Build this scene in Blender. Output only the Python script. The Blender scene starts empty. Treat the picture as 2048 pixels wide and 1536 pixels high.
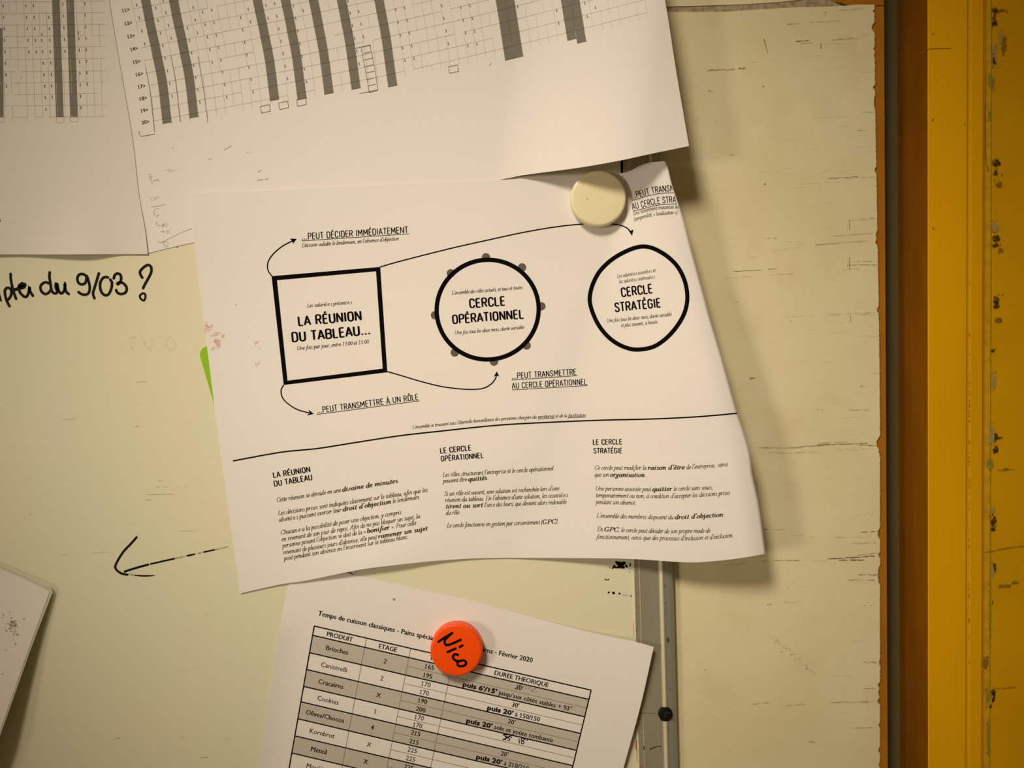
import bpy, bmesh, math, random
from mathutils import Vector
random.seed(7)
S = bpy.context.scene
COL = S.collection

# ------------------------------------------------------------------ camera, world, light
D = 0.430            # camera to whiteboard surface, metres
SC = 0.00027         # metres per photo pixel on the whiteboard surface
ZC = 1.5
cam_d = bpy.data.cameras.new('camera'); cam = bpy.data.objects.new('camera', cam_d); COL.objects.link(cam)
cam.location = (0, -D, ZC); cam.rotation_euler = (math.pi/2, 0, 0)
cam_d.sensor_width = 36; cam_d.lens = 36*(D/SC)/2048; cam_d.clip_start = 0.01
S.camera = cam
W = bpy.data.worlds.new('world'); S.world = W; W.use_nodes = True
W.node_tree.nodes['Background'].inputs[0].default_value = (1.0, 0.66, 0.30, 1)
W.node_tree.nodes['Background'].inputs[1].default_value = 0.115
def spot(name, loc, aim, energy, col, radius, size, blend=1.0):
    l = bpy.data.lights.new(name, 'SPOT'); o = bpy.data.objects.new(name, l); COL.objects.link(o)
    o.location = loc; o.rotation_euler = (Vector(aim)-Vector(loc)).to_track_quat('-Z', 'Y').to_euler()
    l.energy = energy; l.color = col; l.shadow_soft_size = radius
    l.spot_size = math.radians(size); l.spot_blend = blend
    return o
AIM = ((1190-1024)*SC, 0, ZC-(720-768)*SC)
spot('room_lamp', (AIM[0]-0.52, -1.10, AIM[2]+0.92), ((1040-1024)*SC, 0, ZC-(860-768)*SC), 76, (1.0, 0.87, 0.66), 0.17, 31.5)
spot('side_lamp', (AIM[0]-1.15, -1.00, AIM[2]-0.05), ((960-1024)*SC, 0, ZC-(790-768)*SC), 38, (1.0, 0.87, 0.66), 0.15, 20.0)
S.view_settings.view_transform = 'Standard'; S.view_settings.look = 'None'
S.view_settings.gamma = 1; S.view_settings.exposure = 0.0; S.view_settings.use_curve_mapping = False

def P(px, py, h):
    """point of the place that lies h millimetres in front of the board plane"""
    k = (D - h/1000.0)/D
    return Vector(((px-1024)*SC*k, -h/1000.0, ZC - (py-768)*SC*k))

# ------------------------------------------------------------------ materials
def lin(c):
    return tuple(((v/255)/12.92 if v/255 <= .04045 else ((v/255+.055)/1.055)**2.4) for v in c)
def mat(name, rgb, rough=.8, spec=.3, noise=None, bump=None, metal=0, noise2=None):
    m = bpy.data.materials.new(name); m.use_nodes = True
    nt = m.node_tree; b = nt.nodes['Principled BSDF']
    b.inputs['Base Color'].default_value = (*rgb, 1)
    b.inputs['Roughness'].default_value = rough; b.inputs['Metallic'].default_value = metal
    b.inputs['Specular IOR Level'].default_value = spec
    tc = nt.nodes.new('ShaderNodeTexCoord')
    def tex(scale, detail=4):
        mp = nt.nodes.new('ShaderNodeMapping'); mp.inputs['Scale'].default_value = scale
        n = nt.nodes.new('ShaderNodeTexNoise'); n.inputs['Scale'].default_value = 1; n.inputs['Detail'].default_value = detail
        nt.links.new(tc.outputs['Object'], mp.inputs[0]); nt.links.new(mp.outputs[0], n.inputs[0]); return n
    last = None
    for nz in (noise, noise2):
        if not nz: continue
        scale, col2, lo, hi = nz
        n = tex(scale); r = nt.nodes.new('ShaderNodeValToRGB')
        r.color_ramp.elements[0].position = lo; r.color_ramp.elements[1].position = hi
        mx = nt.nodes.new('ShaderNodeMix'); mx.data_type = 'RGBA'
        mx.inputs[6].default_value = (*rgb, 1); mx.inputs[7].default_value = (*col2, 1)
        if last: nt.links.new(last, mx.inputs[6])
        nt.links.new(n.outputs[0], r.inputs[0]); nt.links.new(r.outputs[0], mx.inputs[0])
        nt.links.new(mx.outputs[2], b.inputs['Base Color']); last = mx.outputs[2]
    if bump:
        scale, st = bump
        n = tex(scale, 6); bp = nt.nodes.new('ShaderNodeBump'); bp.inputs['Strength'].default_value = st
        bp.inputs['Distance'].default_value = .0004
        nt.links.new(n.outputs[0], bp.inputs['Height']); nt.links.new(bp.outputs[0], b.inputs['Normal'])
    return m
M = {}
M['paper'] = mat('paper', (.80, .765, .755), .75, .2, bump=((260, 260, 260), .05))
M['paper_grey'] = mat('paper_dull', (.74, .70, .67), .75, .2, bump=((260, 260, 260), .05))
M['ink'] = mat('printer_black', (.004, .003, .004), .8, .03)
M['ink_text'] = mat('printer_black_fine', (.055, .042, .032), .6, .2)
M['ink_grey'] = mat('printer_grey', (.185, .17, .15), .7, .2, noise=((1500, 1500, 1500), (.205, .19, .165), .4, .6))
M['ink_faint'] = mat('printer_hairline', (.58, .54, .47), .7, .2)
M['ink_line'] = mat('printer_thin_line', (.16, .135, .11), .7, .2)
M['shade'] = mat('printer_cell_grey', (.51, .475, .425), .7, .2, noise=((1800, 1800, 1800), (.55, .515, .46), .35, .65))
M['dot'] = mat('printer_dot_grey', (.12, .10, .085), .7, .2)
M['pencil'] = mat('pencil', (.30, .265, .21), .7, .2)
M['pencil_faint'] = mat('pencil_faint', (.52, .47, .39), .7, .2)
M['pink'] = mat('pink_stain', (.86, .47, .44), .8, .2)
M['pink_light'] = mat('pink_stain_light', (.86, .60, .56), .8, .2)
M['board'] = mat('board_enamel', (.715, .71, .535), .38, .2, noise=((9, 9, 9), (.74, .70, .525), .35, .7))
M['marker'] = mat('marker_ink', (.007, .004, .003), .5, .1)
M['marker_dry'] = mat('marker_ink_dry', (.10, .075, .035), .5, .3)
M['smudge'] = mat('marker_smudge', (.34, .32, .20), .6, .2)
M['ghost'] = mat('marker_ghost', (.735, .725, .545), .5, .2)
M['green_ink'] = mat('green_marker', (.02, .17, .08), .5, .3)
M['red_ink'] = mat('red_marker', (.50, .07, .02), .5, .3)
M['alu'] = mat('aluminium', (.40, .375, .285), .42, .5, noise=((30, 4, 6), (.33, .30, .22), .4, .7), metal=.35)
M['alu_highlight'] = mat('aluminium_highlight', (.78, .74, .52), .3, .6, metal=.25)  # brighter copy of the frame metal, paints the highlight along the ridge
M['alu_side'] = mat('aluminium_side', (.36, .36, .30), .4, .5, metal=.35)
M['screw'] = mat('black_screw', (.006, .006, .006), .6, .2)
M['screw_slot'] = mat('screw_recess', (.03, .04, .035), .4, .5)
M['panel'] = mat('painted_wood', (.75, .68, .455), .7, .25, noise=((14, 14, 14), (.69, .615, .385), .4, .75),
                 noise2=((45, 45, 45), (.68, .605, .375), .52, .80), bump=((60, 60, 300), .10))
M['panel_brown'] = mat('bare_board', (.24, .15, .06), .9, .1, noise=((600, 600, 600), (.35, .24, .10), .4, .6))
M['seam'] = mat('grimy_filler', (.30, .24, .15), .95, .1, noise=((350, 350, 350), (.42, .36, .25), .4, .6), bump=((900, 900, 900), .8))
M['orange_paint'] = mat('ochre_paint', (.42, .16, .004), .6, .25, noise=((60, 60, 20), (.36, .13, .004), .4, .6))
M['yellow_shaded'] = mat('yellow_paint_shaded', (.30, .105, .002), .6, .15, noise=((60, 60, 20), (.26, .09, .002), .4, .6))  # casing side face: its shade is put into the colour as a browner yellow
M['olive'] = mat('olive_grey_wall', (.125, .105, .045), .85, .15)
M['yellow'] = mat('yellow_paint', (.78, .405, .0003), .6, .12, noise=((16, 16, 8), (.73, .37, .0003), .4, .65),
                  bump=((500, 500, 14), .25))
M['yellow_wall'] = mat('yellow_wall_paint', (.65, .345, .0005), .6, .12, noise=((20, 20, 20), (.60, .315, .0005), .4, .65),
                  bump=((90, 90, 90), .4))
M['yellow_pale'] = mat('yellow_edge', (.62, .36, .01), .5, .3, noise=((200, 200, 200), (.50, .30, .01), .4, .65))
M['chip_dark'] = mat('dark_chip', (.055, .028, .006), .95, .1)
M['chip_brown'] = mat('brown_chip', (.26, .14, .012), .95, .1)
M['chip_cream'] = mat('plaster_chip', (.46, .40, .19), .9, .1, noise=((500, 500, 500), (.36, .29, .09), .4, .6))
M['chip_green'] = mat('old_green_paint', (.33, .27, .03), .9, .1)
M['scuff'] = mat('scuff_dark', (.22, .17, .09), .9, .1)
M['scuff_mid'] = mat('scuff_mid', (.42, .36, .22), .9, .1)
M['scuff_light'] = mat('scuff_light', (.56, .50, .325), .9, .1)
M['scuff_green'] = mat('green_smear', (.50, .54, .36), .9, .1)
M['green'] = mat('green_card_stock', (.27, .52, .006), .5, .3)
M['magnet_white'] = mat('cream_plastic', (.83, .75, .50), .35, .4)
M['magnet_orange'] = mat('orange_plastic', (1.0, .085, .002), .35, .4)
M['stain'] = mat('brown_stain', (.42, .31, .16), .9, .1)
M['stain_dark'] = mat('brown_stain_dark', (.26, .18, .08), .9, .1)
def worn(key, scale, lo, hi, amax=1.0):
    """broken-up coverage: the mark is rubbed thin along a fine noise"""
    m = M[key]; nt = m.node_tree; b = nt.nodes['Principled BSDF']
    tc = nt.nodes.new('ShaderNodeTexCoord'); mp = nt.nodes.new('ShaderNodeMapping'); mp.inputs['Scale'].default_value = scale
    n = nt.nodes.new('ShaderNodeTexNoise'); n.inputs['Scale'].default_value = 1; n.inputs['Detail'].default_value = 3
    r = nt.nodes.new('ShaderNodeMapRange'); r.inputs[1].default_value = lo; r.inputs[2].default_value = hi; r.inputs[4].default_value = amax
    nt.links.new(tc.outputs['Object'], mp.inputs[0]); nt.links.new(mp.outputs[0], n.inputs[0])
    nt.links.new(n.outputs[0], r.inputs[0]); nt.links.new(r.outputs[0], b.inputs['Alpha'])
for k_ in ('scuff', 'scuff_mid'): worn(k_, (350, 350, 1500), .36, .62)
worn('scuff_light', (350, 350, 1500), .40, .70, .8)
worn('scuff_green', (700, 700, 700), .35, .75, .6)
for k_ in ('chip_dark', 'chip_brown'): worn(k_, (900, 900, 600), .34, .56)
for k_ in ('chip_cream', 'chip_green'): worn(k_, (700, 700, 500), .30, .60)
for k_ in ('stain', 'stain_dark', 'smudge'): worn(k_, (900, 900, 900), .34, .64, .9)
worn('ghost', (900, 900, 900), .34, .64, .35)
worn('pink', (800, 800, 800), .34, .66, .8); worn('pink_light', (800, 800, 800), .30, .66, .8); worn('marker_dry', (1200, 1200, 1200), .36, .56)
worn('pencil', (1500, 1500, 1500), .34, .60, .9); worn('red_ink', (1200, 1200, 700), .36, .55)
film = mat('clear_film', (.80, .80, .66), .12, .5); M['film'] = film
film.node_tree.nodes['Principled BSDF'].inputs['Alpha'].default_value = .45

# ------------------------------------------------------------------ object helpers
ORG = {}
def mesh_obj(name, verts, faces, m, parent=None, mats=None, fm=None, smooth=False):
    xs = [v[0] for v in verts]; ys = [v[1] for v in verts]; zs = [v[2] for v in verts]
    c = Vector(((min(xs)+max(xs))/2, (min(ys)+max(ys))/2, (min(zs)+max(zs))/2))
    me = bpy.data.meshes.new(name); me.from_pydata([Vector(v)-c for v in verts], [], faces); me.update()
    o = bpy.data.objects.new(name, me); COL.objects.link(o)
    for mm in (mats or [m]): me.materials.append(mm)
    if fm: me.polygons.foreach_set('material_index', fm)
    if smooth: me.polygons.foreach_set('use_smooth', [True]*len(me.polygons))
    ORG[o.name] = c
    if parent: o.parent = parent; o.location = c - ORG[parent.name]
    else: o.location = c
    return o
def tag(o, label=None, cat=None, group=None, kind=None):
    if label: o['label'] = label
    if cat: o['category'] = cat
    if group: o['group'] = group
    if kind: o['kind'] = kind
    return o
def empty(name, p):
    o = bpy.data.objects.new(name, None); COL.objects.link(o); o.location = p; ORG[o.name] = Vector(p); o.empty_display_size = .02
    return o
def plate(name, outline, hf, hb, m, parent=None, bevel=0):
    """flat board: outline (photo px at the front face) at height hf, back face at hb"""
    f = [P(x, y, hf) for x, y in outline]
    n = len(f); b = [Vector((v.x, -hb/1000, v.z)) for v in f]
    o = mesh_obj(name, f+b, [list(range(n))[::-1], list(range(n, 2*n))] + [[i, (i+1) % n, n+(i+1) % n, n+i] for i in range(n)], m, parent)
    if bevel:
        md = o.modifiers.new('bevel', 'BEVEL'); md.width = bevel; md.segments = 2; md.limit_method = 'ANGLE'
    bm = bmesh.new(); bm.from_mesh(o.data); bmesh.ops.recalc_face_normals(bm, faces=bm.faces); bm.to_mesh(o.data); bm.free()
    return o

# ------------------------------------------------------------------ curves
def cr(pts, step=1.2, closed=False):
    """smooth curve through points"""
    n = len(pts)
    if n == 2 and not closed:
        k = max(1, int(math.dist(pts[0], pts[1])/step))
        return [(pts[0][0]+(pts[1][0]-pts[0][0])*i/k, pts[0][1]+(pts[1][1]-pts[0][1])*i/k) for i in range(k+1)]
    out = []
    rng = range(n) if closed else range(n-1)
    for i in rng:
        g = (lambda j: pts[j % n]) if closed else (lambda j: pts[min(max(j, 0), n-1)])
        p0, p1, p2, p3 = g(i-1), g(i), g(i+1), g(i+2)
        k = max(2, int(math.dist(p1, p2)/step))
        for j in range(k):
            t = j/k; t2 = t*t; t3 = t2*t
            out.append(tuple(.5*(2*p1[a]+(p2[a]-p0[a])*t+(2*p0[a]-5*p1[a]+4*p2[a]-p3[a])*t2+(3*p1[a]-p0[a]-3*p2[a]+p3[a])*t3) for a in (0, 1)))
    if not closed: out.append(tuple(pts[-1]))
    return out
def lerp_path(pts, x):
    for (x0, y0), (x1, y1) in zip(pts, pts[1:]):
        if x <= x1: return y0+(y1-y0)*(x-x0)/(x1-x0)
    (x0, y0), (x1, y1) = pts[-2:]
    return y1+(y1-y0)*(x-x1)/(x1-x0)
def ribbon(line, w, closed=False):
    """2D ribbon; w is a number or function(i, tangent)"""
    n = len(line); V = []; F = []
    for i, (x, y) in enumerate(line):
        if closed: a, b = line[i-1], line[(i+1) % n]
        else: a, b = line[max(i-1, 0)], line[min(i+1, n-1)]
        tx, ty = b[0]-a[0], b[1]-a[1]; L = math.hypot(tx, ty) or 1; tx /= L; ty /= L
        hw = (w(i, tx, ty) if callable(w) else w)/2
        if not closed and 0 < i < n-1:
            ux, uy = line[i+1][0]-x, line[i+1][1]-y; ul = math.hypot(ux, uy) or 1
            c = abs((ux*tx+uy*ty)/ul); hw /= max(c, .6)
        V += [(x-ty*hw, y+tx*hw), (x+ty*hw, y-tx*hw)]
    for i in range(n if closed else n-1):
        j = (i+1) % n
        F.append((2*i, 2*i+1, 2*j+1, 2*j))
    return V, F
def disc(x, y, r, n=14, jit=0, ry=None):
    ry = ry or r
    V = [(x, y)]
    for i in range(n):
        k = 1+random.uniform(-jit, jit); a = 2*math.pi*i/n
        V.append((x+r*k*math.cos(a), y+ry*k*math.sin(a)))
    return V, [(0, 1+i, 1+(i+1) % n) for i in range(n)]
def brush(pts, w, step=1.5, taper=0):
    line = cr(pts, step); n = len(line)
    f = (lambda i, a, b: w*(1-taper*abs(2*i/(n-1)-1)**2)) if taper else w
    V, F = ribbon(line, f); out = [(V, F)]
    if not taper:
        for p in (line[0], line[-1]): out.append(disc(p[0], p[1], w/2, 10))
    return out
class Ink:
    """flat print: collects 2D shapes in photo px and lays them on a surface h(px,py)"""
    def __init__(s, h, eps=.1): s.h = h; s.eps = eps; s.V = []; s.F = []; s.Q = []; s.n = 0
    def add(s, shapes):
        for V, F in (shapes if isinstance(shapes, list) else [shapes]):
            o = len(s.V); s.V += V; s.Q += [(s.n % 23)*.0022]*len(V); s.n += 1; s.F += [tuple(i+o for i in f) for f in F]
        return s
    def build(s, name, m, parent, kind=None, label=None):
        fn = s.h if callable(s.h) else (lambda x, y: s.h)
        vs = [P(x, y, fn(x, y)+s.eps+q) for (x, y), q in zip(s.V, s.Q)]
        fs = []
        for f in s.F:   # face the camera
            a, b, c = vs[f[0]], vs[f[1]], vs[f[2]]
            fs.append(f if (b-a).cross(c-a).y < 0 else f[::-1])
        o = mesh_obj(name, vs, fs, m, parent)
        if kind: o['kind'] = kind
        if label: o['label'] = label
        return o

# ------------------------------------------------------------------ lettering
IT = {  # pen strokes of an old-style italic, x-height 5, capitals 8; slant is added later
'a':(5,"4,4.3 2.8,5 1.2,4.2 .4,2.3 .7,.5 1.7,0 3,1 4,3.2;4.1,5 3.9,1 4.3,0 4.9,.8"),
'b':(4.6,"1,9 .8,1.5 1.5,.1 2.8,.2 4,2 4,3.8 3.3,5 2.3,4.6 1,3"),
'c':(3.9,"3.5,4.2 2.8,5 1.6,4.6 .5,2.8 .6,.8 1.6,0 2.8,.4 3.5,1.2"),
'd':(5,"4,4.3 2.8,5 1.2,4.2 .4,2.3 .7,.5 1.7,0 3,1 4,3.2;4.1,9 3.9,1 4.3,0 4.9,.8"),
'e':(3.9,".7,2.3 2.2,2.6 3.4,3.6 3,4.8 2,5 .9,3.8 .5,2 .8,.6 1.8,0 2.8,.4 3.5,1.2"),
'f':(3,"4,8.6 3.2,9 2.5,8.2 1.9,5 1.3,0 .7,-2.6 -.2,-3.2 -.8,-2.8;.4,5 3,5"),
'g':(4.6,"4.2,4.6 3,5 1.6,4.6 .8,3.2 1.2,2 2.4,1.8 3.6,3 3.4,4.6;1.6,1.9 .9,1 3,0 3.4,-1.6 2.2,-3 .6,-3 -.2,-2 .6,-.6 2,.2"),
'h':(5.1,"1.1,9 .8,0;.9,2.5 2.2,4.6 3.4,5 3.9,4.2 3.7,1.2 4,0 4.9,.8"),
'i':(2.6,".3,4.2 1.1,5 1,1.2 1.3,0 2.2,.8;1.3,7 1.3,7.7"),
'j':(2.6,".3,4.2 1.1,5 1,-1.5 .3,-3 -.8,-3;1.3,7 1.3,7.7"),
'l':(2.5,"1.1,9 1,1.2 1.3,0 2.2,.8"),
'm':(7.6,".2,4.2 1,5 .9,0;.9,2.5 2.1,4.7 3.2,5 3.7,4.2 3.5,0;3.6,2.5 4.9,4.7 6,5 6.5,4.2 6.3,1.2 6.6,0 7.4,.8"),
'n':(5.2,".2,4.2 1,5 .9,0;.9,2.5 2.2,4.7 3.4,5 3.9,4.2 3.7,1.2 4,0 4.9,.8"),
'o':(4.5,"2.4,5 1,4.2 .4,2.2 .9,.4 2,0 3.5,.9 4,2.8 3.5,4.6 2.4,5"),
'p':(4.8,".2,4.2 1,5 .9,0 .8,-3.3;.2,-3.3 1.8,-3.3;.9,2.5 2.2,4.7 3.3,5 4.1,3.8 3.9,1.8 2.8,.2 1.6,0 .9,.8"),
'q':(4.8,"4,4.3 2.8,5 1.2,4.2 .4,2.3 .7,.5 1.7,0 3,1 4,3.2;4.1,5 3.9,-3.3;3.2,-3.3 4.7,-3.3"),
'r':(3.7,".2,4.2 1,5 .9,0;.9,2.5 2,4.6 3,5 3.5,4.4"),
's':(3.5,"3.1,4.4 2.3,5 1.2,4.6 1,3.7 2.6,2 2.9,.9 2,0 1,.1 .4,.8"),
't':(2.9,"1.5,7 1.2,1.2 1.6,0 2.6,.8;.2,5 2.7,5"),
'u':(5.2,".2,4.2 1,5 .8,1.6 1.1,.2 2,0 3.3,1.4 4,3.2;4.1,5 3.9,1 4.3,0 5.1,.8"),
'v':(4.4,".2,4.3 1,5 1.4,2.5 1.6,0 3.4,2 4,4 3.4,5"),
'x':(4.6,".2,4.3 1.2,5 3,.3 4.2,.6;4,4.7 3.2,4.9 1,.2 .2,.3"),
'y':(4.6,".2,4.3 1,5 1.4,2.5 1.8,.3;4.1,5 3,2 1.5,-1.5 .2,-3.3 -.5,-3"),
'z':(4,".4,4.8 3.6,4.8;3.6,4.8 .3,.2;.3,.2 3.6,.2"),
'A':(6.8,".2,0 4.6,8.2;4.6,8.2 5.8,0;1.8,2.8 5.2,2.8;-.4,0 1.2,0;4.8,0 6.6,0"),
'C':(6.4,"6,6.2 5,7.9 3,8 1.1,6.2 .6,3.5 1.4,.9 3.3,0 5,.6 6,2;6,6.2 6.2,8"),
'D':(7.3,"1.5,8 1.2,0;.3,8 3.5,8 6,6.8 6.8,4.4 6,1.6 3.6,0 .3,0"),
'E':(6.2,"1.5,8 1.3,0;.3,8 5.6,8;5.6,8 5.6,6.6;1.4,4.2 4,4.2;.3,0 5.4,0;5.4,0 5.8,1.7"),
'G':(7.2,"6.2,6.2 5,7.9 3,8 1.1,6.2 .6,3.5 1.4,.9 3.3,0 5.4,.6 5.6,3.2;4.4,3.3 6.8,3.3"),
'L':(5.6,"1.6,8 1.3,0;.3,8 2.8,8;.3,0 5,0;5,0 5.5,1.9"),
'P':(6.2,"1.6,8 1.3,0;.3,8 4,8 5.6,6.6 5.2,4.6 3.4,3.8 1.5,3.8;.3,0 2.6,0"),
'S':(5.2,"4.6,6.4 3.6,8 2,7.8 1,6.4 2.2,4.5 4.2,3 4.2,1 2.6,0 1,.4 .5,1.8"),
'U':(7.2,".2,8 2.2,8;1.2,8 1,2.2 2,.2 3.8,0 5.4,1.4 5.9,4 6,8;5.2,8 7,8"),
'0':(4.9,"2.5,7.8 1.2,6.5 .7,3.9 1.2,1.2 2.5,0 3.8,1.2 4.3,3.9 3.8,6.5 2.5,7.8"),
'1':(4.9,"1.2,6.8 2.5,7.8;2.5,7.8 2.4,0;1.2,0 3.6,0"),
'3':(4.9,".9,6.6 2.2,7.8 3.8,6.6 3.2,4.8 2.2,4.3;2.2,4.3 3.8,3.4 4,1.4 2.4,0 .8,.8"),
'5':(4.9,"4,7.7 1.6,7.7;1.6,7.7 1.2,4.4;1.2,4.4 3,4.8 4.1,3 3.4,.6 1.8,0 .7,.7"),
'.':(2.1,"1,-.1 1,.6"), ',':(2.2,"1.1,.7 1.1,-.4 .4,-1.4"), "'":(2,"1.3,9 1.3,8 .7,7"), ':':(2.2,"1,-.1 1,.6;1.1,4.2 1.1,4.9"),
'(':(3,"2.6,9.2 1.2,6.5 .9,2.5 1.8,-2"), ')':(3,".8,9.2 2,5.5 1.6,1 .3,-2"),
'«':(4.6,"2,4.2 .7,2.6;.7,2.6 2,1;4,4.2 2.7,2.6;2.7,2.6 4,1"), '»':(4.6,".7,4.2 2,2.6;2,2.6 .7,1;2.7,4.2 4,2.6;4,2.6 2.7,1"),
' ':(2.6,"")}
ACC_IT = {'é':('e',"1.9,6.3 3.1,8"), 'è':('e',"1.4,8 2.4,6.3"), 'à':('a',"1.6,8 2.6,6.3"), 'ê':('e',"1.2,6.3 2.2,7.9;2.2,7.9 3.1,6.3"),
          'ô':('o',"1.3,6.3 2.4,7.9;2.4,7.9 3.4,6.3"), 'û':('u',"1.4,6.3 2.5,7.9;2.5,7.9 3.6,6.3")}
for k, (b, s_) in ACC_IT.items(): IT[k] = (IT[b][0], IT[b][1]+';'+s_)
SA = {  # condensed sans capitals, height 10
'A':(5.5,".2,0 2.75,10;2.75,10 5.3,0;1,3 4.5,3"),
'B':(5.4,".7,0 .7,10;.7,10 3,10 4.5,9.3 4.8,7.7 4.4,6 3,5.3 .7,5.3;3,5.3 4.6,4.5 5,2.7 4.6,.8 3,0 .7,0"),
'C':(5.3,"4.8,7.3 4.4,9.2 2.8,10 1.2,9.2 .7,7.2 .7,5 .7,2.8 1.2,.8 2.8,0 4.4,.8 4.8,2.7"),
'D':(5.6,".7,0 .7,10;.7,10 2.8,10 4.4,9.2 4.9,7.3 4.9,5 4.9,2.7 4.4,.8 2.8,0 .7,0"),
'E':(4.7,".7,0 .7,10;.7,10 4.3,10;.7,0 4.3,0;.7,5.2 3.9,5.2"),
'G':(5.6,"4.8,7.4 4.4,9.2 2.8,10 1.2,9.2 .7,7.2 .7,5 .7,2.8 1.2,.8 2.8,0 4.4,.8 4.9,2.7 4.9,4.8;4.9,4.8 3,4.8"),
'I':(2,"1,0 1,10"),'L':(4.5,".7,10 .7,0;.7,0 4.3,0"),
'M':(7,".7,0 .9,10;.9,10 3.5,3;3.5,3 6.1,10;6.1,10 6.3,0"),'N':(5.9,".7,0 .7,10;.7,10 5.2,0;5.2,0 5.2,10"),
'O':(5.6,"2.8,10 1.2,9.2 .7,7.2 .7,5 .7,2.8 1.2,.8 2.8,0 4.4,.8 4.9,2.8 4.9,5 4.9,7.2 4.4,9.2 2.8,10"),
'P':(5.1,".7,0 .7,10;.7,10 3,10 4.4,9.3 4.7,7.5 4.4,5.6 3,4.9 .7,4.9"),
'R':(5.4,".7,0 .7,10;.7,10 3,10 4.4,9.3 4.7,7.5 4.4,5.6 3,4.9 .7,4.9;2.8,4.9 4.9,0"),
'S':(5.1,"4.4,7.8 4,9.4 2.6,10 1.1,9.3 .7,7.6 1.4,6 3.6,4.4 4.5,2.7 4,.7 2.5,0 .9,.7 .5,2.5"),
'T':(4.9,".1,10 4.8,10;2.45,10 2.45,0"),'U':(5.6,".7,10 .7,2.8 1.2,.8 2.8,0 4.4,.8 4.9,2.8 4.9,10"),
'.':(2.0,"1,0 1,1.4"),' ':(2.6,"")}
for k, b, s_ in (('É','E',"2,11.3 3.2,13.2"),('Ô','O',"1.6,11.2 2.8,13;2.8,13 4,11.2"),('À','A',"2,13.2 3.2,11.3")):
    SA[k] = (SA[b][0], SA[b][1]+';'+s_)
_g = {}
def g_pen(table, ch, mode, unit):
    key = (id(table), ch, mode)
    if key in _g: return _g[key]
    adv, s_ = table.get(ch) or table['.']
    shapes = []
    thin, thick = {'it': (.36, .92), 'itb': (.55, 1.6), 'sa': (1.1, 1.25), 'sab': (1.5, 1.7), 'sam': (1.4, 1.55)}[mode]
    for st in s_.split(';'):
        if not st: continue
        pts = [tuple(float(v) for v in p.split(',')) for p in st.split()]
        line = cr(pts, .9) if len(pts) > 2 else pts
        if len(pts) == 2 and table is SA:   # square stroke ends
            L = math.dist(*pts); e = .5*(pts[0][0] != pts[1][0] and pts[0][1] == pts[1][1])
        shapes.append(ribbon(line, lambda i, a, b: thin+(thick-thin)*abs(b)))
    k = 1/unit
    sl = .24 if mode in ('it', 'itb') else 0
    wide = 1.3 if mode == 'itb' else 1
    trk = {'itb': .7, 'it': .05}.get(mode, 1.0)
    shapes = [([((x*wide+y*sl)*k, y*k) for x, y in V], F) for V, F in shapes]
    _g[key] = ((adv*wide+trk)*k, shapes); return _g[key]
_bf = {}
def bfont_mesh(s_, off):
    c = bpy.data.curves.new('t', 'FONT'); c.body = s_; c.size = 1; c.resolution_u = 2; c.offset = off
    o = bpy.data.objects.new('t', c); COL.objects.link(o); bpy.context.view_layer.update()
    me = bpy.data.meshes.new_from_object(o); V = [(v.co.x, v.co.y) for v in me.vertices]; F = [tuple(p.vertices) for p in me.polygons]
    bpy.data.objects.remove(o); bpy.data.curves.remove(c); bpy.data.meshes.remove(me)
    return V, F
_cap = {}
ONE = [([(.12, .74), (.36, .95), (.36, .83), (.12, .62)], [(0, 1, 2, 3)]), ([(.30, 0), (.42, 0), (.42, 1), (.30, .93)], [(0, 1, 2, 3)])]
def g_bf(ch, off):
    key = (ch, off)
    if key in _bf: return _bf[key]
    if not _cap:
        V, _ = bfont_mesh('H', 0); _cap['h'] = max(v[1] for v in V); 
        V, _ = bfont_mesh('HH', 0); _cap['hh'] = max(v[0] for v in V)
    V, _ = bfont_mesh('H'+ch+'H', 0); adv = max(v[0] for v in V)-_cap['hh']
    k = 1/_cap['h']
    if ch == ' ': _bf[key] = (adv*k, []); return _bf[key]
    if ch == '1':
        e = off*1.6; V, F = bfont_mesh('2', 0); a2 = max(v[0] for v in bfont_mesh('H2H', 0)[0])-_cap['hh']
        sh = ONE + ([([(.12, 0), (.60, 0), (.60, .09), (.12, .09)], [(0, 1, 2, 3)])] if off < .03 else [])
        sh = [([(x-.02+(e if i in (1, 2) else -e), y) for i, (x, y) in enumerate(V_)], F_) for V_, F_ in sh]
        _bf[key] = (a2*k, sh); return _bf[key]
    V, F = bfont_mesh(ch, off if off != .018 else 0)
    V = [(x*k, y*k) for x, y in V]
    _bf[key] = (adv*k+(.02 if off > .03 else 0), [([(x+d, y) for x, y in V], F) for d in ((-.028, 0, .028) if off == .018 else (0,))]); return _bf[key]
def glyph(style, ch):
    if style in ('it', 'itb'): return g_pen(IT, ch, style, 8)
    if style in ('sa', 'sab', 'sam'): return g_pen(SA, ch, style, 10)
    off = {'bf': 0, 'bfb': .018, 'bfx': .040}[style]
    return g_bf(ch, off)
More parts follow.
